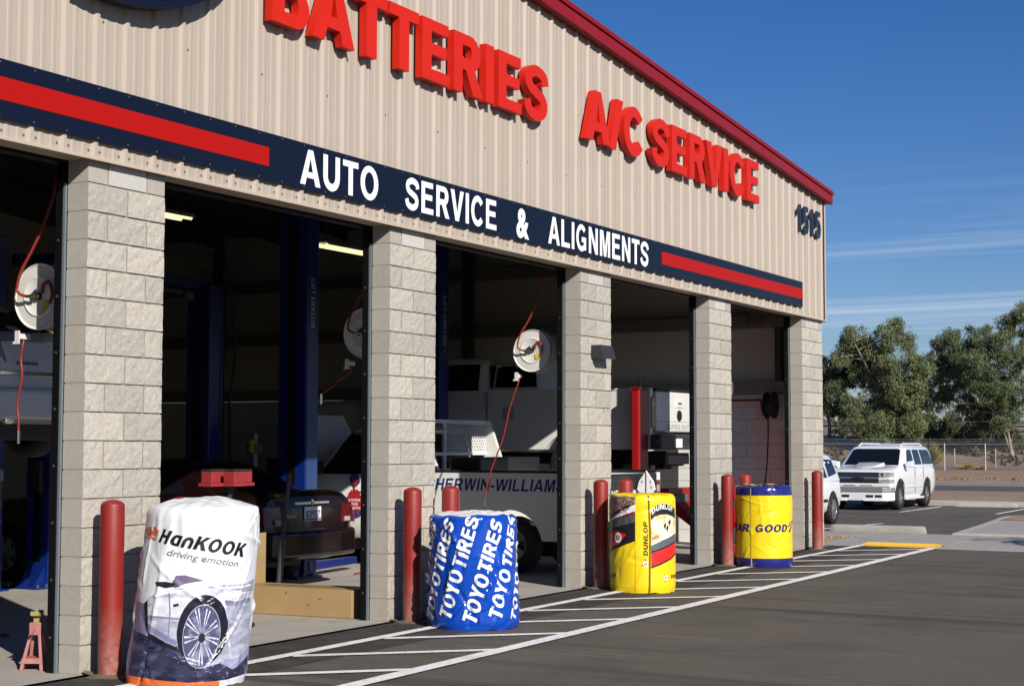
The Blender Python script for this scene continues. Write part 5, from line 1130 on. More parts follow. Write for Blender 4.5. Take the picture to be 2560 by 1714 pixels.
        MR, MBL = mat('mark_red', (0.60, 0.03, 0.04), 0.4), mat('mark_blue', (0.03, 0.07, 0.25), 0.4)
        pg([(0.165*cos(2*pi*i/28), 0.165*sin(2*pi*i/28)) for i in range(28)], MBL, 0.0)
        pg([(0.166*cos(radians(a)), 0.166*sin(radians(a))) for a in range(190, -11, -10)] + [(0.13, -0.10), (0.10, -0.02), (0.06, -0.13), (0.02, -0.03), (-0.03, -0.14), (-0.06, -0.02), (-0.11, -0.11), (-0.14, -0.01)], MR, 0.001)
        pg([(-0.10, 0.15), (-0.05, 0.21), (-0.01, 0.17), (0.03, 0.22), (0.10, 0.16), (0.05, 0.13), (-0.05, 0.13)], MR, 0.0015)
        pg([(-0.012, 0.18), (0.012, 0.18), (0.008, 0.27), (-0.008, 0.27)], MR, 0.0018); pg([(-0.008, -0.16), (0.008, -0.16), (0.004, -0.24)], MR, 0.0018)
        pg([(-0.07, 0.30), (0.02, 0.25), (0.085, 0.30), (0.06, 0.40), (-0.02, 0.42), (-0.085, 0.37)], MBL, 0.001); pg([(-0.05, 0.31), (0.03, 0.275), (0.05, 0.33), (-0.03, 0.37)], MR, 0.0018)
        for i, wd in enumerate(('COVER', 'THE', 'EARTH')):
            V, T, w = text2d(wd, 0.034, {0: 0.19, 1: 0.11, 2: 0.19}[i]); q = MB(); q.add([(gx+w/2-u, yy+0.0025, gz_+0.055-i*0.052+v) for u, v in V], T); q.build('lettering', LWHT, lg)
    else:
        c_ = part('bed_cap', t); lev2 = [(bed+0.03, cabr-0.95, cabr-0.06, hw-0.05), (bed+0.42, cabr-0.84, cabr-0.07, hw-0.16), (bed+0.52, cabr-0.80, cabr-0.09, hw-0.24)]
        cabin(lev2, 0.03, 0.08).build('cap_shell', WP, c_, smooth=50)
        for s in (1, -1): side_glass(lev2, [(cabr-0.86, bed+0.07), (cabr-0.78, bed+0.44), (cabr-0.14, bed+0.44), (cabr-0.14, bed+0.07)], s).build('cap_window', GLASS, c_)
        for s in (1,): bx(t, 'fuel_door', mat('fuel_door', (0.64, 0.63, 0.60), 0.35), cabr-0.50, cabr-0.30, s*hw, s*(hw+0.003), bed-0.42, bed-0.22, 0.001)
        bx(t, 'axle', BLKP, -0.1, 0.1, -0.85, 0.85, R-0.1, R+0.1); bx(t, 'exhaust', STEEL, -1.1, 0.6, -0.62, -0.52, zb-0.25, zb-0.16)
        for k in range(6): bx(t, 'chassis_piece', BLKP, -0.9+k*0.25, -0.75+k*0.25, -0.6+0.2*(k % 3), -0.3+0.2*(k % 3), zb-0.30, zb-0.1)
    return t
pickup('pickup_truck', 'white work pickup with blue lettering and black tailgate on the shop floor', (10.03, 1.62, 0.004), True)
pickup('pickup_truck', 'white heavy pickup raised on the red lift at the far bay', (13.66, 2.55, 0.92), False)
# ---- white car raised high in the left bay, only its tail shows
def raised_car():
    t = thing('sedan', 'white car raised high on a lift at the far left bay', 'car', (2.20, 3.55, 1.50), pi/2)
    st = [(-1.05, 0.42, 0.70, 0.72), (-1.0, 0.34, 0.98, 0.84), (-0.8, 0.28, 1.08, 0.88), (0.0, 0.24, 1.08, 0.89), (2.6, 0.24, 1.0, 0.88), (3.4, 0.4, 0.8, 0.74)]
    cut(loft_body(st, 0.03), 'body', mat('car_silver', (0.52, 0.53, 0.56), 0.3, coat=0.5), t, [(0, 0.32, 0.385), (2.65, 0.32, 0.385)])
    lev = [(1.02, -0.75, 2.45, 0.83), (1.15, -0.55, 2.1, 0.78), (1.38, -0.1, 1.6, 0.66), (1.46, 0.3, 1.2, 0.52)]
    cabin(lev, 0.02, 0.2).build('cabin', MATS['car_silver'], t, smooth=50)
    front_glass(lev, [(-0.64, 1.08), (0.64, 1.08), (0.52, 1.40), (-0.52, 1.40)], 1, -1, 0.010).build('rear_window', GLASS, t)
    for s in (1, -1):
        m_ = MB(); m_.hexa([(-1.04, s*0.50, 0.74), (-1.02, s*0.82, 0.74), (-0.78, s*0.885, 0.74), (-0.8, s*0.5, 0.74), (-1.02, s*0.60, 1.02), (-0.98, s*0.80, 1.02), (-0.74, s*0.87, 1.02), (-0.8, s*0.5, 1.02)]); m_.build('tail_light', TAIL, t, bevel=0.012)
        for x in (0, 2.65): wheel(t, x, s*0.78, 0.30, 0.325, 0.21, 0.205, 7)
        bx(t, 'exhaust_tip', CHRM, -1.06, -0.9, s*0.45, s*0.56, 0.28, 0.35, 0.02)
    bx(t, 'trunk_trim', CHRM, -1.055, -1.0, -0.62, 0.62, 0.70, 0.74, 0.006)
    m_ = MB(); m_.prism([(-0.95, -0.86), (-1.09, -0.6), (-1.12, 0), (-1.09, 0.6), (-0.95, 0.86), (-0.8, 0.86), (-0.8, -0.86)], 'z', 0.32, 0.60); m_.build('rear_bumper', MATS['car_silver'], t, bevel=0.05, segs=3)
    bx(t, 'underbody', BLKP, -0.8, 3.2, -0.7, 0.7, 0.14, 0.3)
    for k in range(7): bx(t, 'badge', STEEL, -1.047, -1.03, 0.42-k*0.036, 0.392-k*0.036, 0.80, 0.825, 0)
raised_car()
# ------------------------------------------------------------------ inside the bays
def column(t, x, y, wx, dy, h, lab=None, base=True):
    m_ = MB(); m_.box(x, x+wx, y, y+dy, 0.02, h); m_.build('column', BLUE, t, bevel=0.015)
    m_ = MB(); m_.box(x-0.006, x-0.001, y+dy*0.35, y+dy*0.65, 0.3, h-0.2); m_.build('column_slot', DARKM, t)
    m_ = MB(); m_.box(x-0.22, x+wx+0.05, y-0.06, y+dy+0.10, 0.004, 0.024); bp_ = m_.build('base_plate', BLUE, t, bevel=0.003)
    for s_ in (y+0.05, y+dy-0.07): m_ = MB(); m_.prism([(x-0.001, 0.024), (x-0.17, 0.024), (x-0.001, 0.24)], 'y', s_, s_+0.015); m_.build('gusset', BLUE, t)
    m_ = MB()
    for bx_ in (x-0.18, x-0.05, x+wx*0.6):
        for by_ in (y-0.03, y+dy+0.06): m_.lathe([(0.022, 0.024), (0.022, 0.034), (0.013, 0.034), (0.013, 0.06), (0, 0.06)], (bx_, by_, 0), 'z', 8)
    m_.build('anchor_bolts', STEEL, t)
    if lab:
        s_, z0, L_, hh = lab; V, T, w = text2d(s_, hh, L_)
        m_ = MB(); m_.add([(x+wx*0.5+hh/2-v, y-0.004, z0+u) for u, v in V], T); m_.build('lettering', LABG, t)
        m_ = MB(); m_.lathe([(hh*0.45, 0), (0, -0.001)], (x+wx*0.5, y-0.003, z0-hh*0.9), 'y', 12); m_.build('label_mark', PADR, t)
def arm(t, p0, p1, z=0.10): 
    a, b_ = Vector(p0), Vector(p1); d = (b_-a).normalized(); n_ = Vector((-d.y, d.x, 0))*0.055
    m_ = MB(); m_.hexa([a+n_, b_+n_*0.8, b_-n_*0.8, a-n_, a+n_+Vector((0,0,0.11)), b_+n_*0.8+Vector((0,0,0.09)), b_-n_*0.8+Vector((0,0,0.09)), a-n_+Vector((0,0,0.11))]); m_.build('swing_arm', BLUE, t, bevel=0.01)
# two post lift whose tall lettered column stands between the sedan and the work truck
t = thing('two_post_lift', 'tall blue lift column with white upright lettering behind the maroon sedan', 'car lift', (0, 0, 0), 0, 'blue two post lifts')
column(t, 7.32, 3.46, 0.25, 0.42, 4.5, ('ROTARY LIFT', 3.02, 0.62, 0.075)); arm(t, (7.5, 3.6, 0.06), (8.6, 4.35, 0.06)); arm(t, (7.4, 3.5, 0.08), (8.75, 3.72, 0.08))
m_ = MB(); m_.box(7.335, 7.555, 3.452, 3.459, 0.6, 2.95); m_.build('column_cover', mat('cover_blue', (0.035, 0.075, 0.22), 0.4), t)
t = thing('two_post_lift', 'blue lift column with lettering behind the white work truck', 'car lift', (0, 0, 0), 0, 'blue two post lifts')
column(t, 11.42, 4.08, 0.26, 0.42, 4.6, ('ROTARY LIFT', 3.05, 0.75, 0.085))
t = thing('two_post_lift', 'shorter blue lift column with overhead beam deep inside the second bay', 'car lift', (0, 0, 0), 0, 'blue two post lifts')
column(t, 8.45, 5.9, 0.30, 0.40, 3.75); m_ = MB(); m_.box(5.15, 8.5, 6.02, 6.16, 3.70, 3.83); m_.build('overhead_beam', BLUE, t, bevel=0.01)
m_ = MB(); m_.tube([(8.4, 5.95, 3.70), (8.3, 5.9, 3.95), (8.7, 5.88, 3.98), (8.85, 5.85, 3.5), (8.95, 5.86, 2.8), (8.85, 5.87, 2.2), (8.9, 5.88, 1.2)], 0.018, 6); m_.build('hydraulic_hose', RUBR, t, smooth=60)
m_ = MB(); m_.box(7.2, 8.2, 5.98, 6.02, 3.60, 3.64); m_.box(8.0, 8.14, 5.92, 6.0, 3.52, 3.62); m_.build('shutoff_bar', GIRT, t)
column(t, 4.78, 5.10, 0.30, 0.36, 3.75, ('REVOLUTION', 1.72, 0.62, 0.075))
m_ = MB(); m_.box(4.71, 4.778, 5.18, 5.33, 1.05, 1.42); m_.build('carriage_block', BLKP, t, bevel=0.01)
t = thing('two_post_lift', 'blue lift column cut by the left edge of the photo', 'car lift', (0, 0, 0), 0, 'blue two post lifts')
column(t, 4.02, 5.3, 0.28, 0.36, 3.9)
# yellow guard rail behind
m_ = MB(); m_.tube([(5.2, 6.6, 0.05), (5.4, 6.3, 0.30), (6.2, 6.4, 0.34)], 0.05, 8); tag(m_.build('yellow_ramp', mat('yellow_dull', (0.35, 0.28, 0.02), 0.5), smooth=60), 'dull yellow bar on the floor behind the left lift column', 'floor bar')
# red four post lift in the far bay
t = thing('four_post_lift', 'red four post alignment lift under the raised pickup', 'car lift')
for x, y in ((12.27, 1.30), (15.32, 1.30), (12.27, 5.9), (15.32, 5.9)):
    m_ = MB(); m_.box(x, x+0.34, y, y+0.11, 0.02, 2.40); p = m_.build('lift_post', LREDP, t, bevel=0.012)
    m_ = MB(); m_.box(x-0.02, x+0.36, y-0.02, y+0.13, 2.401, 2.42); m_.build('post_cap', LREDP, p); m_ = MB(); m_.cyl((x+0.17, y+0.055, 2.42), (x+0.17, y+0.055, 2.58), 0.018, 8); m_.build('cable_stud', STEEL, p)
for x0 in (12.75, 14.15): m_ = MB(); m_.box(x0, x0+0.50, 0.95, 6.0, 0.72, 0.90); m_.build('runway', mat('runway_grey', (0.16, 0.16, 0.17), 0.5), t, bevel=0.01)
m_ = MB(); m_.box(12.64, 15.4, 1.0, 1.18, 0.76, 0.99); cb_ = m_.build('cross_beam', LREDP, t, bevel=0.01)
m_ = MB(); m_.box(13.95, 14.07, 0.996, 0.999, 0.84, 0.95); m_.build('warning_label', LWHT, cb_); m_ = MB(); m_.box(13.96, 14.01, 0.994, 0.9955, 0.85, 0.94); m_.build('label_print', TEXK, cb_)
for x0 in (12.75, 14.15): m_ = MB(); m_.hexa([(x0, -0.02+0.10, 0.02), (x0+0.5, 0.08, 0.02), (x0+0.5, 0.95, 0.62), (x0, 0.95, 0.62), (x0, 0.08, 0.05), (x0+0.5, 0.08, 0.05), (x0+0.5, 0.95, 0.80), (x0, 0.95, 0.80)]) ; m_.build('approach_ramp', LREDP, t, bevel=0.006)
# hose reels hanging behind the pillars
def reel(label, x, y, z, drop, seed, lead):
    t = thing('hose_reel', label, 'hose reel', (x, y, z), 0, 'white air hose reels behind the pillars')
    R = 0.245
    for dx in (0.0, 0.14):
        m_ = MB(); m_.lathe([(0.03, dx), (0.13, dx-0.004), (0.145, dx-0.012), (0.155, dx-0.002), (R-0.015, dx), (R, dx-0.010), (R+0.004, dx+0.004), (R-0.005, dx+0.012), (0.03, dx+0.010)], (0,0,0), 'x', 44); m_.build('side_disc', REEL, t, smooth=30)
    m_ = MB(); m_.lathe([(0.10, 0.01), (0.19, 0.012), (0.19, 0.13), (0.10, 0.132)], (0,0,0), 'x', 30); m_.build('wound_hose', mat('hose_dark', (0.20, 0.02, 0.02), 0.5), t, smooth=40)
    m_ = MB(); m_.box(0.15, 0.17, -0.05, 0.05, -0.05, 0.28); m_.build('bracket', STEEL, t, bevel=0.004)
    m_ = MB(); m_.box(-0.02, 0.10, 0.18, 0.22, -0.31, -0.27); m_.box(-0.028, -0.0205, 0.165, 0.215, -0.35, -0.25); m_.box(-0.028, -0.0205, 0.2155, 0.235, -0.35, -0.33); g_ = m_.build('roller_guide', REEL, t, bevel=0.003)
    m_ = MB(); m_.cyl((-0.03, 0, 0), (0.02, 0, 0), 0.022, 12); m_.cyl((-0.05, 0.0, 0.0), (-0.05, 0.08, 0.0), 0.012, 10); m_.build('swivel', BRASS, t, smooth=40)
    pts = [(-0.05, 0.08, 0.0), (-0.07, 0.13, 0.02), (-0.075, 0.15, 0.07), (-0.07, 0.11, 0.20), (-0.06, 0.02, 0.34), (-0.04, -0.08, 0.55), (0.0, -0.14, 0.80), (0.02, -0.15, 1.05)]
    m_ = MB(); m_.tube(crspline(pts, 6), 0.0115, 8); m_.build('feed_hose', HOSE, t, smooth=60)
    m_ = MB(); m_.cyl((0.02, -0.15, 1.05), (0.02, -0.15, 1.28), 0.018, 8); m_.box(-0.02, 0.06, -0.19, -0.11, 1.16, 1.22); m_.build('valve', BRASS, t)
    pts = [(-0.02, -0.05, 0.02), (-0.03, -0.07, 0.08), (-0.025, -0.12, 0.10), (-0.02, -0.15, 0.02), (-0.02, -0.13, -0.06)]
    m_ = MB(); m_.tube(crspline(pts, 5), 0.012, 8); m_.build('inner_hose', HOSE, t, smooth=60)
    m_ = MB(); m_.box(-0.012, -0.010, -0.10, -0.05, -0.10, -0.04); m_.build('yellow_label', mat('label_yellow', (0.65, 0.50, 0.03), 0.5), t); m_ = MB(); m_.add([(-0.0125, 0.02, 0.06), (-0.0125, 0.09, 0.01), (-0.0125, 0.07, -0.03), (-0.0125, 0.0, 0.02)], [(0,1,2,3)]); m_.build('blue_label', TEXB, t)
    pts = [(0.05, 0.20, -0.30), (0.04, 0.20, -0.37)] + [(0.04+lead[0]*k/8, 0.20+lead[1]*k/8+0.015*sin(k*1.3+seed), -0.37-drop*k/8) for k in range(1, 9)]
    m_ = MB(); m_.tube(crspline(pts, 5), 0.0090, 8); dh = m_.build('drop_hose', HOSE, t, smooth=60)
    e = pts[-1]; m_ = MB(); m_.cyl(e, (e[0], e[1], e[2]-0.10), 0.014, 10); m_.build('hose_fitting', CHRM, dh, smooth=40)
reel('white hose reel hanging left of the first block pillar', 0.28, 0.73, 2.695, 0.62, 1, (0.02, 0.06))
reel('white hose reel partly hidden left of the second block pillar', 4.56, 0.73, 2.69, 0.22, 4, (-0.10, 0.26))
reel('white hose reel hanging left of the third block pillar', 8.01, 0.73, 2.70, 1.35, 6, (0.0, 0.46))
# black hose reel on the end wall
t = thing('hose_reel', 'black hose reel on the end wall of the rightmost bay', 'hose reel', (16.12, 0.72, 2.25))
for dy in (-0.07, 0.05): m_ = MB(); m_.lathe([(0.03, dy), (0.215, dy), (0.22, dy+0.01), (0.215, dy+0.02), (0.03, dy+0.02)], (0,0,0), 'y', 32); m_.build('side_disc', BLKP, t, smooth=30)
m_ = MB(); m_.lathe([(0.02, -0.05), (0.16, -0.05), (0.16, 0.05), (0.02, 0.05)], (0,0,0), 'y', 24); m_.build('wound_hose', RUBR, t, smooth=40)
m_ = MB(); m_.box(0.10, 0.23, -0.03, 0.03, -0.05, 0.05); m_.build('bracket', STEEL, t); m_ = MB(); m_.tube(crspline([(-0.12, 0.0, -0.16), (-0.13, 0.0, -0.6), (-0.12, 0.04, -1.1), (-0.14, 0.10, -1.6)], 6), 0.012, 8); m_.build('drop_hose', RUBR, t, smooth=60)
m_ = MB(); m_.tube([(16.30, 0.95, 2.34), (16.30, 2.6, 2.34)], 0.018, 8); m_.tube([(16.30, 0.95, 2.34), (16.28, 0.93, 2.20), (16.26, 0.9, 2.10)], 0.014, 8); tag(m_.build('air_pipe', HOSE, smooth=60), 'red air pipe along the end wall beside the black reel', 'pipe')
# speaker box high in the rightmost bay
t = thing('wall_speaker', 'small tan speaker box high inside the rightmost bay', 'speaker', (16.05, 0.95, 3.66), 0.5)
m_ = MB(); m_.box(-0.13, 0.13, -0.11, 0.11, -0.10, 0.10); m_.build('housing', mat('speaker_tan', (0.20, 0.15, 0.09), 0.6), t, bevel=0.008); m_ = MB(); m_.lathe([(0.07, -0.131), (0.05, -0.122), (0, -0.118)], (0,0,0), 'x', 20); m_.build('cone', BLKP, t)
m_ = MB(); m_.box(0.10, 0.40, -0.02, 0.02, -0.02, 0.02); m_.build('bracket', STEEL, t)
# fluorescent fixtures
def fluor(label, x0, x1, y, z):
    t = thing('ceiling_light', label, 'ceiling light', ((x0+x1)/2, y, z), 0, 'lit fluorescent shop lights'); L = (x1-x0)/2
    m_ = MB(); m_.prism([(-0.14, 0.0), (-0.09, 0.05), (0.09, 0.05), (0.14, 0.0), (0.12, 0.0), (0.08, 0.035), (-0.08, 0.035), (-0.12, 0.0)], 'x', -L, L); m_.build('reflector', FIXT, t)
    for yy in (-0.075, 0.075): m_ = MB(); m_.cyl((-L+0.02, yy, 0.0), (L-0.02, yy, 0.0), 0.022, 12); m_.build('tube', TUBE, t, smooth=50)
    for xx in (-L*0.8, L*0.8):
        m_ = MB(); ztop = zr(((x0+x1)/2))-z
        m_.cyl((xx, 0, 0.05), (xx, 0, ztop), 0.006, 6); m_.build('hanger_chain', STEEL, t)
fluor('lit fluorescent light at the top of the second bay beside the first pillar', 4.3, 5.62, 3.90, 4.16); fluor('lit fluorescent light hanging left of the second block pillar', 8.35, 9.62, 4.0, 4.17)
# cardboard box by the door
t = thing('cardboard_box', 'long low cardboard box on the floor in the second doorway', 'box')
p0, p1 = Vector((3.80, 1.62, 0)), Vector((3.90, 0.40, 0)); d = (p1-p0).normalized(); n_ = Vector((-d.y, d.x, 0)); n_ = n_ if n_.x > 0 else -n_
H_ = 0.262; w_ = 0.42
m_ = MB(); pts = [p0, p1, p1+n_*w_, p0+n_*w_]; m_.hexa([q+Vector((0, 0, 0.006)) for q in pts]+[q+Vector((0, 0, H_)) for q in pts]); m_.build('carton', CARD, t, bevel=0.006)
m_ = MB(); m_.hexa([p0+n_*0.14+Vector((0,0,H_+0.0005)), p1+n_*0.14+Vector((0,0,H_+0.0005)), p1+n_*0.28+Vector((0,0,H_+0.0005)), p0+n_*0.28+Vector((0,0,H_+0.0005))]+[q+Vector((0,0,H_+0.003)) for q in (p0+n_*0.14, p1+n_*0.14, p1+n_*0.28, p0+n_*0.28)]); m_.build('tape', mat('tape_tan', (0.40, 0.27, 0.12), 0.3), t)
for k, (tt, zz) in enumerate(((0.72, 0.17), (0.42, 0.215), (0.62, 0.11))): 
    c_ = lerp(p0, p1, tt)-n_*0.0015+Vector((0, 0, zz)); m_ = MB(); m_.hexa([c_-d*0.012-Vector((0,0,0.008)), c_+d*0.012-Vector((0,0,0.005)), c_+d*0.01+n_*0.001, c_-d*0.01+n_*0.001, c_-d*0.012+Vector((0,0,0.008)), c_+d*0.012+Vector((0,0,0.006)), c_+d*0.01+n_*0.001+Vector((0,0,0.006)), c_-d*0.01+n_*0.001+Vector((0,0,0.008))]); m_.build('tear', mat('tear_brown', (0.2, 0.12, 0.05), 0.9), t)
m_ = MB(); m_.box(3.92, 3.935, 1.70, 2.1, 0.004, 0.74); m_.box(3.935, 4.3, 1.705, 1.72, 0.004, 0.74); tag(m_.build('cardboard_sheet', CARD), 'upright cardboard sheet beside the white tire cover', 'cardboard')
# jack stand in the left bay
t = thing('jack_stand', 'faded pink jack stand on the floor left of the first pillar', 'jack stand', (0.10, 0.50, 0.004), 0.5)
PNK = mat('jack_pink', (0.37, 0.15, 0.135), 0.6, var=0.15, vscale=14)
for sx in (1, -1):
    for sy in (1, -1):
        m_ = MB(); m_.hexa([(sx*0.125, sy*0.085, 0), (sx*0.085, sy*0.085, 0), (sx*0.085, sy*0.06, 0), (sx*0.125, sy*0.06, 0), (sx*0.045, sy*0.04, 0.26), (sx*0.015, sy*0.04, 0.26), (sx*0.015, sy*0.02, 0.26), (sx*0.045, sy*0.02, 0.26)]); m_.build('leg', PNK, t, bevel=0.004)
m_ = MB(); m_.hexa([(-0.115, -0.078, 0.05), (0.115, -0.078, 0.05), (0.115, 0.078, 0.05), (-0.115, 0.078, 0.05), (-0.105, -0.072, 0.085), (0.105, -0.072, 0.085), (0.105, 0.072, 0.085), (-0.105, 0.072, 0.085)]); m_.build('brace', PNK, t)
m_ = MB(); m_.box(-0.048, 0.048, -0.042, 0.042, 0.24, 0.33); m_.build('collar', PNK, t, bevel=0.006); m_ = MB(); m_.box(-0.022, 0.022, -0.018, 0.018, 0.30, 0.38); m_.build('ratchet_bar', mat('jack_olive', (0.30, 0.27, 0.10), 0.5), t)
m_ = MB(); m_.prism([(-0.06, 0.38), (-0.06, 0.41), (-0.035, 0.395), (0.035, 0.395), (0.06, 0.41), (0.06, 0.38), (0.02, 0.37), (-0.02, 0.37)], 'y', -0.03, 0.03); m_.build('saddle', MATS['jack_olive'], t)
m_ = MB(); m_.cyl((-0.05, 0, 0.285), (-0.13, 0, 0.26), 0.008, 8); m_.build('handle', PNK, t)
# red rubber topped pads on a rolling stand in front of the sedan
t = thing('lift_pad_stand', 'cluster of red lift pads with black rubber tops above the white cover', 'lift pads', (2.85, 1.0, 0))
m_ = MB(); m_.cyl((0, 0, 0.05), (0, 0, 1.22), 0.03, 12); m_.cyl((0, 0, 0.85), (0.0, 0.0, 1.1), 0.05, 10); m_.build('pole', BLKP, t, smooth=40); m_ = MB(); m_.lathe([(0.24, 0.004), (0.24, 0.03), (0.04, 0.07), (0, 0.07)], (0,0,0), 'z', 20); m_.build('foot', BLKP, t, smooth=40)
for dx, dy in ((-0.19, 0.05), (-0.03, -0.07), (0.15, -0.03), (0.03, 0.15)):
    m_ = MB(); m_.box(dx-0.08, dx+0.08, dy-0.075, dy+0.075, 1.235, 1.265); tr = m_.build('pad_tray', PADR, t, bevel=0.004)
    m_ = MB(); m_.box(dx-0.062, dx+0.062, dy-0.06, dy+0.06, 1.2655, 1.365); m_.build('pad', PADR, t, bevel=0.006); m_ = MB(); m_.box(dx-0.063, dx+0.063, dy-0.061, dy+0.061, 1.3655, 1.385); m_.build('rubber_top', RUBR, t, bevel=0.004)
# floor jack handle leaning up
t = thing('pry_bar', 'dark steel pry bar leaning upright in front of the maroon sedan', 'pry bar', (6.72, 3.0, 0)); 
t.location = (4.95, 2.05, 0.0)
m_ = MB(); m_.cyl((0, 0, 0.01), (0.035, -0.03, 0.62), 0.032, 12); m_.build('lower_tube', mat('tube_grey', (0.10, 0.10, 0.105), 0.45, metal=0.4), t, smooth=40); m_ = MB(); m_.cyl((0.035, -0.03, 0.62), (0.085, -0.07, 1.30), 0.020, 12); m_.build('upper_tube', GIRT, t, smooth=40)
# tool cabinet, bottles and a drum at the back
t = thing('tool_cabinet', 'dark red tool cabinet against the end wall deep in the second bay', 'tool cabinet', (14.9, 8.7, 0), 0)
m_ = MB(); m_.box(0, 0.5, 0, 1.2, 0.08, 1.35); m_.build('body', mat('cabinet_red', (0.16, 0.012, 0.012), 0.4), t, bevel=0.01)
for k in range(6): m_ = MB(); m_.box(-0.012, -0.001, 0.03, 1.17, 0.14+k*0.195, 0.30+k*0.195); dr = m_.build('drawer', MATS['cabinet_red'], t, bevel=0.004); m_ = MB(); m_.box(-0.024, -0.0125, 0.2, 1.0, 0.265+k*0.195, 0.285+k*0.195); m_.build('drawer_handle', STEEL, dr)
t2 = thing('tall_cabinet', 'tall dark red cabinet behind the lettered lift column', 'cabinet', (15.6, 7.3, 0)); m_ = MB(); m_.box(0, 0.6, 0, 0.6, 0, 1.95); m_.build('body', MATS['cabinet_red'], t2, bevel=0.01); m_ = MB(); m_.box(-0.02, 0.62, -0.02, 0.62, 1.951, 2.0); m_.build('top', BLKP, t2)
wb_ = thing('work_bench', 'low red work bench against the back of the second bay', 'work bench', (13.2, 10.2, 0)); m_ = MB(); m_.box(0, 2.4, 0, 0.6, 0.80, 0.86); m_.build('bench_top', MATS['cabinet_red'], wb_, bevel=0.005)
for x in (0.05, 2.29):
    for y in (0.05, 0.49): m_ = MB(); m_.box(x, x+0.06, y, y+0.06, 0.004, 0.80); m_.build('leg', GIRT, wb_)
blab = ['white plastic bottle at the left end of the work bench', 'grey bottle second from the left on the work bench', 'small pale bottle in the middle of the work bench', 'dark bottle right of the middle on the work bench', 'tall grey bottle at the right end of the work bench']
for k, (dx, h, c_) in enumerate(((0.3, 0.30, (0.5, 0.5, 0.48)), (0.7, 0.22, (0.2, 0.22, 0.22)), (1.0, 0.20, (0.4, 0.4, 0.38)), (1.35, 0.24, (0.08, 0.08, 0.08)), (1.8, 0.28, (0.25, 0.26, 0.28)))):
    m_ = MB(); m_.lathe([(0, 0), (0.055, 0), (0.055, h*0.7), (0.02, h*0.85), (0.02, h), (0, h)], (0,0,0), 'z', 14); o = m_.build('bottle', mat('bottle_%d' % k, c_, 0.4), None, (13.2+dx, 10.42, 0.862), smooth=40); tag(o, blab[k], 'bottle', 'bottles on the work bench')
# fluid drain and machine pieces
t = thing('oil_drain', 'white and steel fluid drain stand by the inner lift column', 'oil drain', (8.75, 5.35, 0))
m_ = MB(); m_.lathe([(0, 0.004), (0.16, 0.004), (0.16, 1.15), (0.10, 1.25), (0, 1.25)], (0,0,0), 'z', 18); m_.build('tank', mat('drain_grey', (0.30, 0.31, 0.32), 0.4), t, smooth=40); m_ = MB(); m_.cyl((0,0,1.25), (0,0,1.75), 0.045, 10); m_.box(-0.10, 0.10, -0.05, 0.05, 1.48, 1.62); m_.build('pump', STEEL, t); m_ = MB(); m_.box(-0.12, -0.105, -0.06, 0.0, 1.50, 1.66); m_.build('warning_label', MATS['label_yellow'], t)
t = thing('oil_drain', 'fluid drain hanging below the raised car at the left edge', 'oil drain', (1.15, 2.15, 0)); m_ = MB(); m_.lathe([(0, 1.05), (0.10, 1.05), (0.115, 1.10), (0.115, 1.36), (0.05, 1.42), (0, 1.42)], (0,0,0), 'z', 18); m_.build('cup', mat('cup_black', (0.03, 0.03, 0.035), 0.3), t, smooth=40); m_ = MB(); m_.lathe([(0.118, 1.30), (0.122, 1.38), (0.06, 1.44), (0, 1.44)], (0,0,0), 'z', 18); m_.build('cup_rim', MATS['drain_grey'], t, smooth=40); m_ = MB(); m_.cyl((0,0,1.42), (0,0,1.80), 0.03, 10); m_.box(-0.07, 0.07, -0.04, 0.04, 1.52, 1.68); m_.cyl((0,0,0.02), (0,0,1.05), 0.02, 8); m_.lathe([(0.2,0.004),(0.2,0.03),(0,0.05)], (0,0,0), 'z', 16); m_.build('stem', STEEL, t)
# hanging cords
for k, (lb, x, y, z0, z1) in enumerate((('black cord hanging at the left of the second bay', 3.95, 4.1, 1.75, 5.2), ('black cord with a hook hanging beside the first pillar', 4.35, 3.95, 1.9, 5.2), ('thin black cord hanging left of the lettered lift column', 7.55, 4.95, 1.3, 5.2), ('black cord hanging in the far left bay', 0.45, 2.3, 2.3, 5.4))):
    m_ = MB(); m_.tube(crspline([(0, 0, z1-z0), (0.015, 0, (z1-z0)*0.6), (-0.01, 0.01, (z1-z0)*0.3), (0, 0, 0.12)], 6), 0.012, 6)
    if k in (0, 1): m_.lathe([(0.02, -0.02), (0.032, 0.03), (0.03, 0.12), (0.012, 0.14)], (0,0,0), 'z', 10)
    tag(m_.build('hanging_cord', RUBR, None, (x, y, z0), smooth=60), lb, 'cord')
# white wheel clamp standing behind the yellow cover
t = thing('alignment_target', 'white pointed alignment target behind the yellow cover with racing graphics', 'alignment target', (10.12, 0.22, 0))
m_ = MB(); m_.prism([(0.0, 1.285), (-0.10, 1.15), (-0.125, 1.05), (0.0, 0.90), (0.125, 1.05), (0.10, 1.15)], 'x', -0.012, 0.012); m_.build('target_plate', LWHT, t, bevel=0.004)
m_ = MB(); m_.box(-0.016, -0.013, -0.006, 0.006, 0.93, 1.27)
for yy, zz in ((-0.06, 1.13), (0.055, 1.13), (-0.07, 1.06)): m_.box(-0.015, -0.0125, yy-0.005, yy+0.005, zz, zz+0.03)
m_.build('target_slots', BLKP, t); m_ = MB(); m_.cyl((0, 0, 0.03), (0, 0, 0.92), 0.016, 10); m_.lathe([(0.20, 0.004), (0.20, 0.03), (0, 0.04)], (0,0,0), 'z', 18); m_.build('stand', STEEL, t)
m_ = MB(); m_.tube([(15.2, 4.55, 0.016), (12.0, 3.9, 0.016), (8.0, 3.2, 0.016)], 0.012, 6); tag(m_.build('floor_hose', HOSE, smooth=60), 'red hose lying across the shop floor', 'hose')
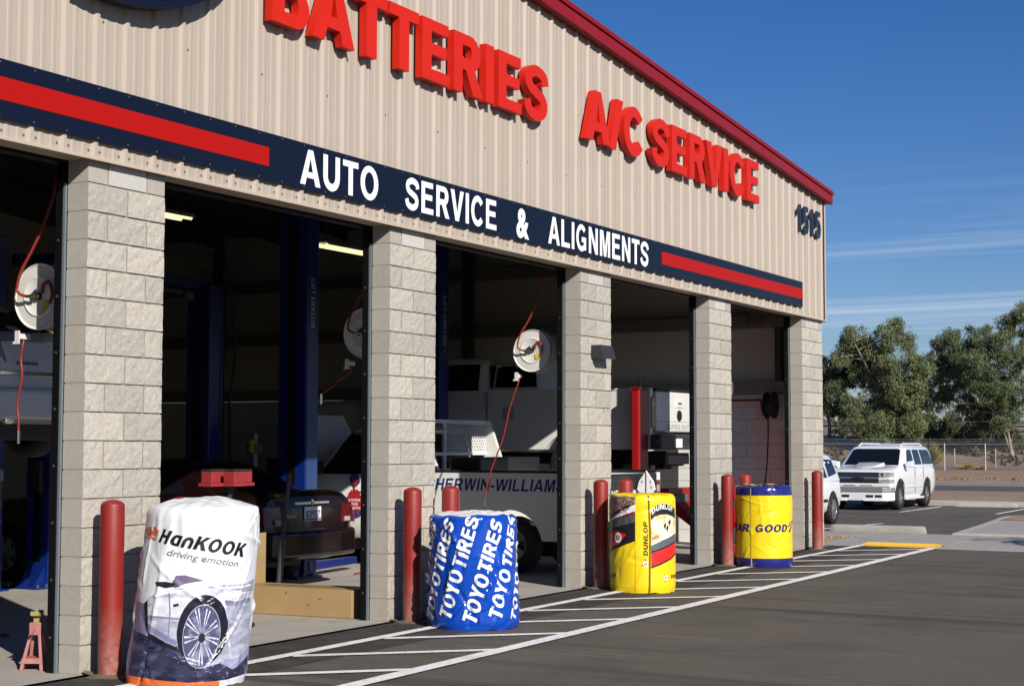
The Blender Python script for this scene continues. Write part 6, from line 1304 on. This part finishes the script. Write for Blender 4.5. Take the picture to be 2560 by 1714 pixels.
# ------------------------------------------------------------------ fence and trees
FA = Vector((98.5, 18.1)); FD = Vector((1.68, -2.28)); FDn = FD.normalized()
fz = lambda p: bank_z(p.x, p.y)
fn = thing('chain_link_fence', 'grey chain link fence with barbed wire strands beyond the street', 'fence', (FA.x, FA.y, 0))
posts = [FA+FDn*(2.85*k) for k in range(-14, 7)]
for k, p in enumerate(posts):
    q = p-FA; z = fz(p); m_ = MB(); m_.cyl((q.x, q.y, z-0.2), (q.x, q.y, z+1.80), 0.034, 10); po = m_.build('post', GALV, fn, smooth=40); m_ = MB(); m_.cyl((q.x, q.y, z+1.80), (q.x, q.y, z+2.12), 0.016, 6); m_.build('barb_arm', STEEL, po)
m_ = MB()
for a, b_ in zip(posts, posts[1:]):
    za, zb_ = fz(a), fz(b_)
    for h, r in ((1.76, 0.020), (1.86, 0.008), (1.97, 0.008), (2.08, 0.008)): m_.tube([((a-FA).x, (a-FA).y, za+h), ((b_-FA).x, (b_-FA).y, zb_+h)], r, 5, False)
m_.build('rail_and_wires', mat('fence_wire', (0.30, 0.31, 0.32), 0.5, metal=0.4), fn)
# the woven fabric as real wire
m_ = MB(); L = 2.85*(len(posts)-1); s0 = posts[0]; pitch = 0.16
def fp(s_, h): p = s0+FDn*s_; return ((p-FA).x, (p-FA).y, fz(p)+0.05+h)
nn = int(L/pitch)
for k in range(-11, nn):
    for dr in (1, -1):
        a = k*pitch if dr == 1 else k*pitch+1.7
        s1 = a+1.7*dr; pts = [(a, 0.0), (s1, 1.7)]
        if min(a, s1) < 0 or max(a, s1) > L: continue
        m_.tube([fp(*pts[0]), fp(*pts[1])], 0.007, 3, False)
o = m_.build('fabric', mat('fence_fabric', (0.16, 0.165, 0.17), 0.6, metal=0.3), fn); o['kind'] = 'stuff'
for k, s_ in enumerate((-24.0, 1.1, 4.05)):
    p = FA+FDn*s_+Vector((2.6, 1.0)); z = bank_z(p.x, p.y)
    m_ = MB(); m_.cyl((0, 0, -0.2), (0, 0, 1.35), 0.03, 8); o = m_.build('marker_post', GALV, None, (p.x, p.y, z), smooth=40); tag(o, ('pale short post behind the fence left of the parked sport utility', 'pale short post behind the fence, nearest the parked sport utility', 'pale short post behind the fence at the far right')[k], 'post', 'short posts behind the fence')

BARK = mat('bark_pale', (0.34, 0.27, 0.21), 0.9, var=0.3, vscale=2.5, noisy=[((0.16, 0.12, 0.09), 1.6, 0.45, 0.65, 0.8)])
def leafmat(name, c):
    m = mat(name, c, 0.55, var=0.55, vscale=1.7, spec=0.3, detail=3); nt_ = m.node_tree; b_ = nt_.nodes['Principled BSDF']
    b_.inputs['Subsurface Weight'].default_value = 0.0
    return m
LEAFS = [leafmat('leaf_grey_green', (0.115, 0.140, 0.056)), leafmat('leaf_dark_green', (0.078, 0.104, 0.044)), leafmat('leaf_olive', (0.15, 0.16, 0.06))]
XT = 116.0
def wpt(cx, cy, dx=0.0):       # crown points measured in the photograph, turned into world metres on the tree line
    return Vector((XT+dx, 33.92-0.008758*cx+(0.0000002*cx*cx), 15.05-0.000415*cx-0.008739*cy))
def tree(name, label, clumps, trunk, dens, seed, leaf_i, dx=0.0, group='eucalyptus trees behind the fence', lean=0.0):
    rnd = random.Random(seed); base = wpt(*trunk, dx); base.z = bank_z(base.x, base.y)-0.15
    t = thing(name, label, 'tree', base, 0, group)
    C_ = []
    for cx, cy, r in clumps:
        p = wpt(cx, cy, dx+rnd.uniform(-1.6, 1.6)); C_.append((p-base, r*0.0102))
    for c, r in list(C_):        # loose tufts that break up the outline
        for _ in range(2):
            d = Vector((rnd.gauss(0, 1), rnd.gauss(0, 1), rnd.gauss(0.1, .8))).normalized(); C_.append((c+d*r*1.12, r*rnd.uniform(0.28, 0.45)))
    # branches: a few stems from the foot, forking to the clumps
    m_ = MB(); top = sorted(C_, key=lambda c: -c[0].z)
    nst = max(2, len(C_)//21); stems = []
    for k in range(nst):
        c = C_[(k*len(C_))//nst][0]; mid = Vector((c.x*0.22, c.y*0.22, c.z*0.45))+Vector((rnd.uniform(-.3, .3), rnd.uniform(-.3, .3), 0)); end = Vector((c.x*0.85, c.y*0.85, c.z*0.9))
        pts = crspline([Vector((rnd.uniform(-.12, .12), rnd.uniform(-.12, .12), 0)), mid*0.5+Vector((rnd.uniform(-.15, .15), rnd.uniform(-.15, .15), 0)), mid, end], 5); stems.append(pts)
        r0 = 0.20 if k == 0 else 0.14; m_.tube(pts, [lerp(r0, 0.045, i/(len(pts)-1)) for i in range(len(pts))], 8)
    for c, r in C_:
        best = min((p for s_ in stems for p in s_[4:]), key=lambda p: (p-c).length + max(0, p.z-c.z)*1.5)
        mid = (best+c)/2+Vector((rnd.uniform(-.2, .2), rnd.uniform(-.3, .3), rnd.uniform(0.0, .3)))
        pts = crspline([best, mid, c], 4); m_.tube(pts, [lerp(0.055, 0.015, i/(len(pts)-1)) for i in range(len(pts))], 6)
        for q in range(5):
            d = Vector((rnd.gauss(0, 1), rnd.gauss(0, 1), rnd.gauss(0.3, .8))).normalized()*r*0.85; m_.tube(crspline([c, c+d*0.5+Vector((0, 0, .08)), c+d], 3), [0.016]*7, 4)
    m_.build('trunk', BARK, t, smooth=60)
    # hanging leaves: sprays that droop from points scattered through each clump
    V, F_, ms = [], [], []
    for c, r in C_:
        nsp = int(dens*r*r*14)
        for q in range(nsp):
            while True:
                d = Vector((rnd.uniform(-1, 1), rnd.uniform(-1, 1), rnd.uniform(-1, 1)))
                if 0.12 < d.length < 1.08: break
            if noise.noise((c+d*r)*1.2+Vector((seed, 0, 0))) < -0.08: continue
            p = c+Vector((d.x*r*1.05, d.y*r*1.05, d.z*r*0.95)); sw = Vector((d.x, d.y, 0))*0.25
            for l in range(6):
                o_ = p+Vector((rnd.gauss(0, .085), rnd.gauss(0, .085), rnd.gauss(0, .10))); dn = (Vector((rnd.gauss(0, .40), rnd.gauss(0, .40), -1))+sw).normalized()
                ln = rnd.uniform(0.11, 0.27); wd = rnd.uniform(0.016, 0.036); sd = dn.cross(Vector((rnd.gauss(0, 1), rnd.gauss(0, 1), rnd.gauss(0, .5)))).normalized()*wd
                b_ = len(V); m1 = o_+dn*ln*0.45; V += [tuple(o_), tuple(m1+sd), tuple(o_+dn*ln), tuple(m1-sd)]; F_.append((b_, b_+1, b_+2, b_+3))
    me = bpy.data.meshes.new('crown'); me.from_pydata(V, [], F_); obj('crown', me, LEAFS[leaf_i], t); return len(F_)
A_ = [(540,540,110),(470,620,90),(600,690,130),(740,640,100),(905,420,75),(985,500,80),(850,470,65),(1010,600,70),(700,850,140),(550,830,100),(900,790,120),(1050,820,130),(1190,780,100),(1240,900,105),(850,990,150),(1050,1010,140),(1230,1060,110),(690,1110,150),(880,1170,160),(1080,1170,120),(600,1290,140),(790,1340,150),(980,1360,120),(540,1170,90),(430,720,70),(900,580,80),(1130,1290,90)]
tree('eucalyptus_tree', 'full grey green eucalyptus directly behind the parked sport utility', A_, (800, 1500), 46, 11, 0, 0)
L_ = [(240,690,65),(300,800,95),(260,900,95),(330,1000,100),(250,1100,95),(360,1130,80),(270,1230,80),(330,1390,50),(200,800,90),(160,950,110),(120,780,90),(180,1150,100),(60,900,110)]
tree('eucalyptus_tree', 'eucalyptus partly hidden behind the right end of the building', L_, (200, 1520), 42, 23, 1, 2.0)
B_ = [(1330,560,70),(1470,530,95),(1400,640,80),(1310,780,70),(1440,770,115),(1400,900,95),(1600,640,120),(1700,510,90),(1850,590,120),(1700,760,150),(1880,790,140),(1640,900,150),(1850,990,140),(1990,690,110),(1540,1080,80),(1430,1190,70),(1640,1150,110),(1790,1170,120),(1950,1140,100),(2030,1000,95),(1900,1270,75),(1290,690,60),(1560,760,90)]
tree('eucalyptus_tree', 'dark multi stemmed eucalyptus at the right edge of the photo', B_, (1990, 1500), 46, 37, 1, 0.5)
C2 = [(1870,370,80),(1960,300,85),(2060,250,85),(2090,400,100),(1900,450,55),(2120,600,120),(2220,480,140),(2230,760,140),(2110,880,110),(2330,640,140),(2320,350,120),(2200,1050,120)]
tree('eucalyptus_tree', 'tallest eucalyptus rising out of the right edge of the photo', C2, (2150, 1470), 42, 51, 0, 3.5)
D_ = [(980,1300,110),(1120,1400,90),(1260,1330,80),(1380,1420,100),(1520,1330,90),(1650,1400,110),(1780,1350,90),(1900,1430,80),(700,1430,110),(560,1420,90),(420,1400,90),(1450,1250,70)]
tree('shade_thicket', 'low dark thicket added to stand in for shade on the bank under the eucalyptus trees', D_, (1150, 1560), 40, 77, 1, 7.0)  # low clumps added so the shaded slope under the trees fills in dark
# yellowed desert bush by the fence and low weeds
def bush(name, label, x, y, r, h, m, n, seed, cat):
    rnd = random.Random(seed); V, F_ = [], []; z = bank_z(x, y)
    for k in range(n):
        a = rnd.random()*2*pi; q = sqrt(rnd.random())*r; e = Vector((cos(a)*q, sin(a)*q, h*rnd.uniform(0.4, 1.0)*(1-0.4*q/r))); s_ = e*0.15; s_.z = 0; w = Vector((-sin(a), cos(a), 0))*rnd.uniform(0.012, 0.03)
        b_ = len(V); V += [tuple(s_-w), tuple(s_+w), tuple(e*0.6+w*0.8+Vector((0,0,.05))), tuple(e), tuple(e*0.6-w*0.8+Vector((0,0,.05)))]; F_.append((b_, b_+1, b_+2, b_+3, b_+4))
    me = bpy.data.meshes.new(name); me.from_pydata(V, [], F_); o = obj(name, me, m, None, (x, y, z)); tag(o, label, cat); return o
m_ = MB(); rnd = random.Random(12)
for k in range(2600):
    y = rnd.uniform(8, 48); d = rnd.uniform(103, 144); x = d-(y-16)*0.72; z = bank_z(x, y)-0.02
    if noise.noise(Vector((x*0.13, y*0.13, 5))) < -0.05: continue
    h = rnd.uniform(0.10, 0.42)
    for q in range(3):
        a = rnd.random()*6.3; r_ = rnd.uniform(0.12, 0.34); m_.add([(x+r_*cos(a), y+r_*sin(a), z), (x-r_*cos(a), y-r_*sin(a), z), (x-r_*0.3*cos(a)+rnd.uniform(-.1, .1), y, z+h), (x+r_*0.5*cos(a), y+rnd.uniform(-.1, .1), z+h*0.8)], [(0, 1, 2, 3)])
o = m_.build('bank_brush', mat('brush_brown', (0.11, 0.085, 0.05), 0.9, var=0.4, vscale=1.5)); o['kind'] = 'stuff'; o['label'] = 'low dark brush covering the bank under the trees'
SHR = mat('bush_yellow_green', (0.22, 0.20, 0.045), 0.8, var=0.3, vscale=6); 
bush('desert_bush', 'spiky yellow green bush at the fence behind the sport utility roof', 99.8, 19.6, 1.3, 2.6, SHR, 260, 5, 'bush')
bush('desert_bush', 'small yellow bush at the fence foot right of the sport utility', 100.8, 17.3, 0.7, 0.55, mat('bush_gold', (0.42, 0.30, 0.05), 0.8), 160, 6, 'bush')
bush('desert_bush', 'low golden weed clump at the fence foot, the farther right one', 101.2, 16.4, 0.6, 0.35, MATS['bush_gold'], 120, 8, 'bush')
bush('desert_bush', 'green bush behind the fence close to the building corner', 97.0, 28.3, 1.4, 1.6, LEAFS[0], 300, 9, 'bush')
# white truck passing on the highway and a cabinet beside it
t = thing('distant_truck', 'tiny white truck far off on the highway', 'truck', (139.5, 32.2, 3.95), 0)
m_ = MB(); m_.box(-0.9, 0.9, -2.0, 0.4, 0.45, 1.0); m_.build('body', WPNT2, t, bevel=0.05); m_ = MB(); m_.box(-0.85, 0.85, -0.3, 0.9, 0.45, 1.5); m_.build('cab', WPNT2, t, bevel=0.15); m_ = MB(); m_.box(-0.87, 0.87, 0.0, 0.6, 1.05, 1.35); m_.build('window', GLASS, t)
for yy in (-1.4, 0.5): m_ = MB(); m_.cyl((-0.92, yy, 0.35), (0.92, yy, 0.35), 0.35, 14); m_.build('wheel', TYRE, t)
m_ = MB(); m_.box(-0.5, 0.5, -0.4, 0.4, 0, 1.15); o = m_.build('utility_cabinet', mat('cabinet_blue_grey', (0.30, 0.38, 0.46), 0.5), None, (137.2, 32.6, 3.25), bevel=0.03); tag(o, 'pale blue utility box beside the highway', 'utility box')
# small palm beyond the right edge of the picture: its shadow lies on the crossing walk
t = thing('palm_tree', 'small palm tree whose shadow falls across the sidewalk', 'palm tree', (15.95, -8.3, 0))
m_ = MB(); m_.tube([(0, 0, -0.05), (0.05, 0.02, 1.0), (0.02, 0.05, 2.2), (0, 0, 3.45)], [0.17, 0.14, 0.12, 0.13], 12); m_.build('trunk', BARK, t, smooth=60)
rnd = random.Random(4); V, F_ = [], []
for k in range(26):
    a = 2*pi*k/26+rnd.uniform(-.1, .1); el = rnd.uniform(-0.15, 0.85); L_ = rnd.uniform(1.1, 1.5); dr = Vector((cos(a), sin(a), 0)); n = 26
    for i in range(3, n):
        q = i/n; c = dr*L_*q+Vector((0, 0, 3.5+el*q*0.9-0.85*q*q)); w = Vector((-sin(a), cos(a), 0)); ll = 0.34*sin(pi*min(1, q*0.9+0.1))
        for sg in (1, -1):
            e = c+w*sg*ll*0.8+dr*ll*0.6-Vector((0, 0, ll*0.35)); b_ = len(V); V += [tuple(c-dr*0.013), tuple(c+dr*0.013), tuple(e)]; F_.append((b_, b_+1, b_+2))
me = bpy.data.meshes.new('crown'); me.from_pydata(V, [], F_); obj('crown', me, LEAFS[0], t)
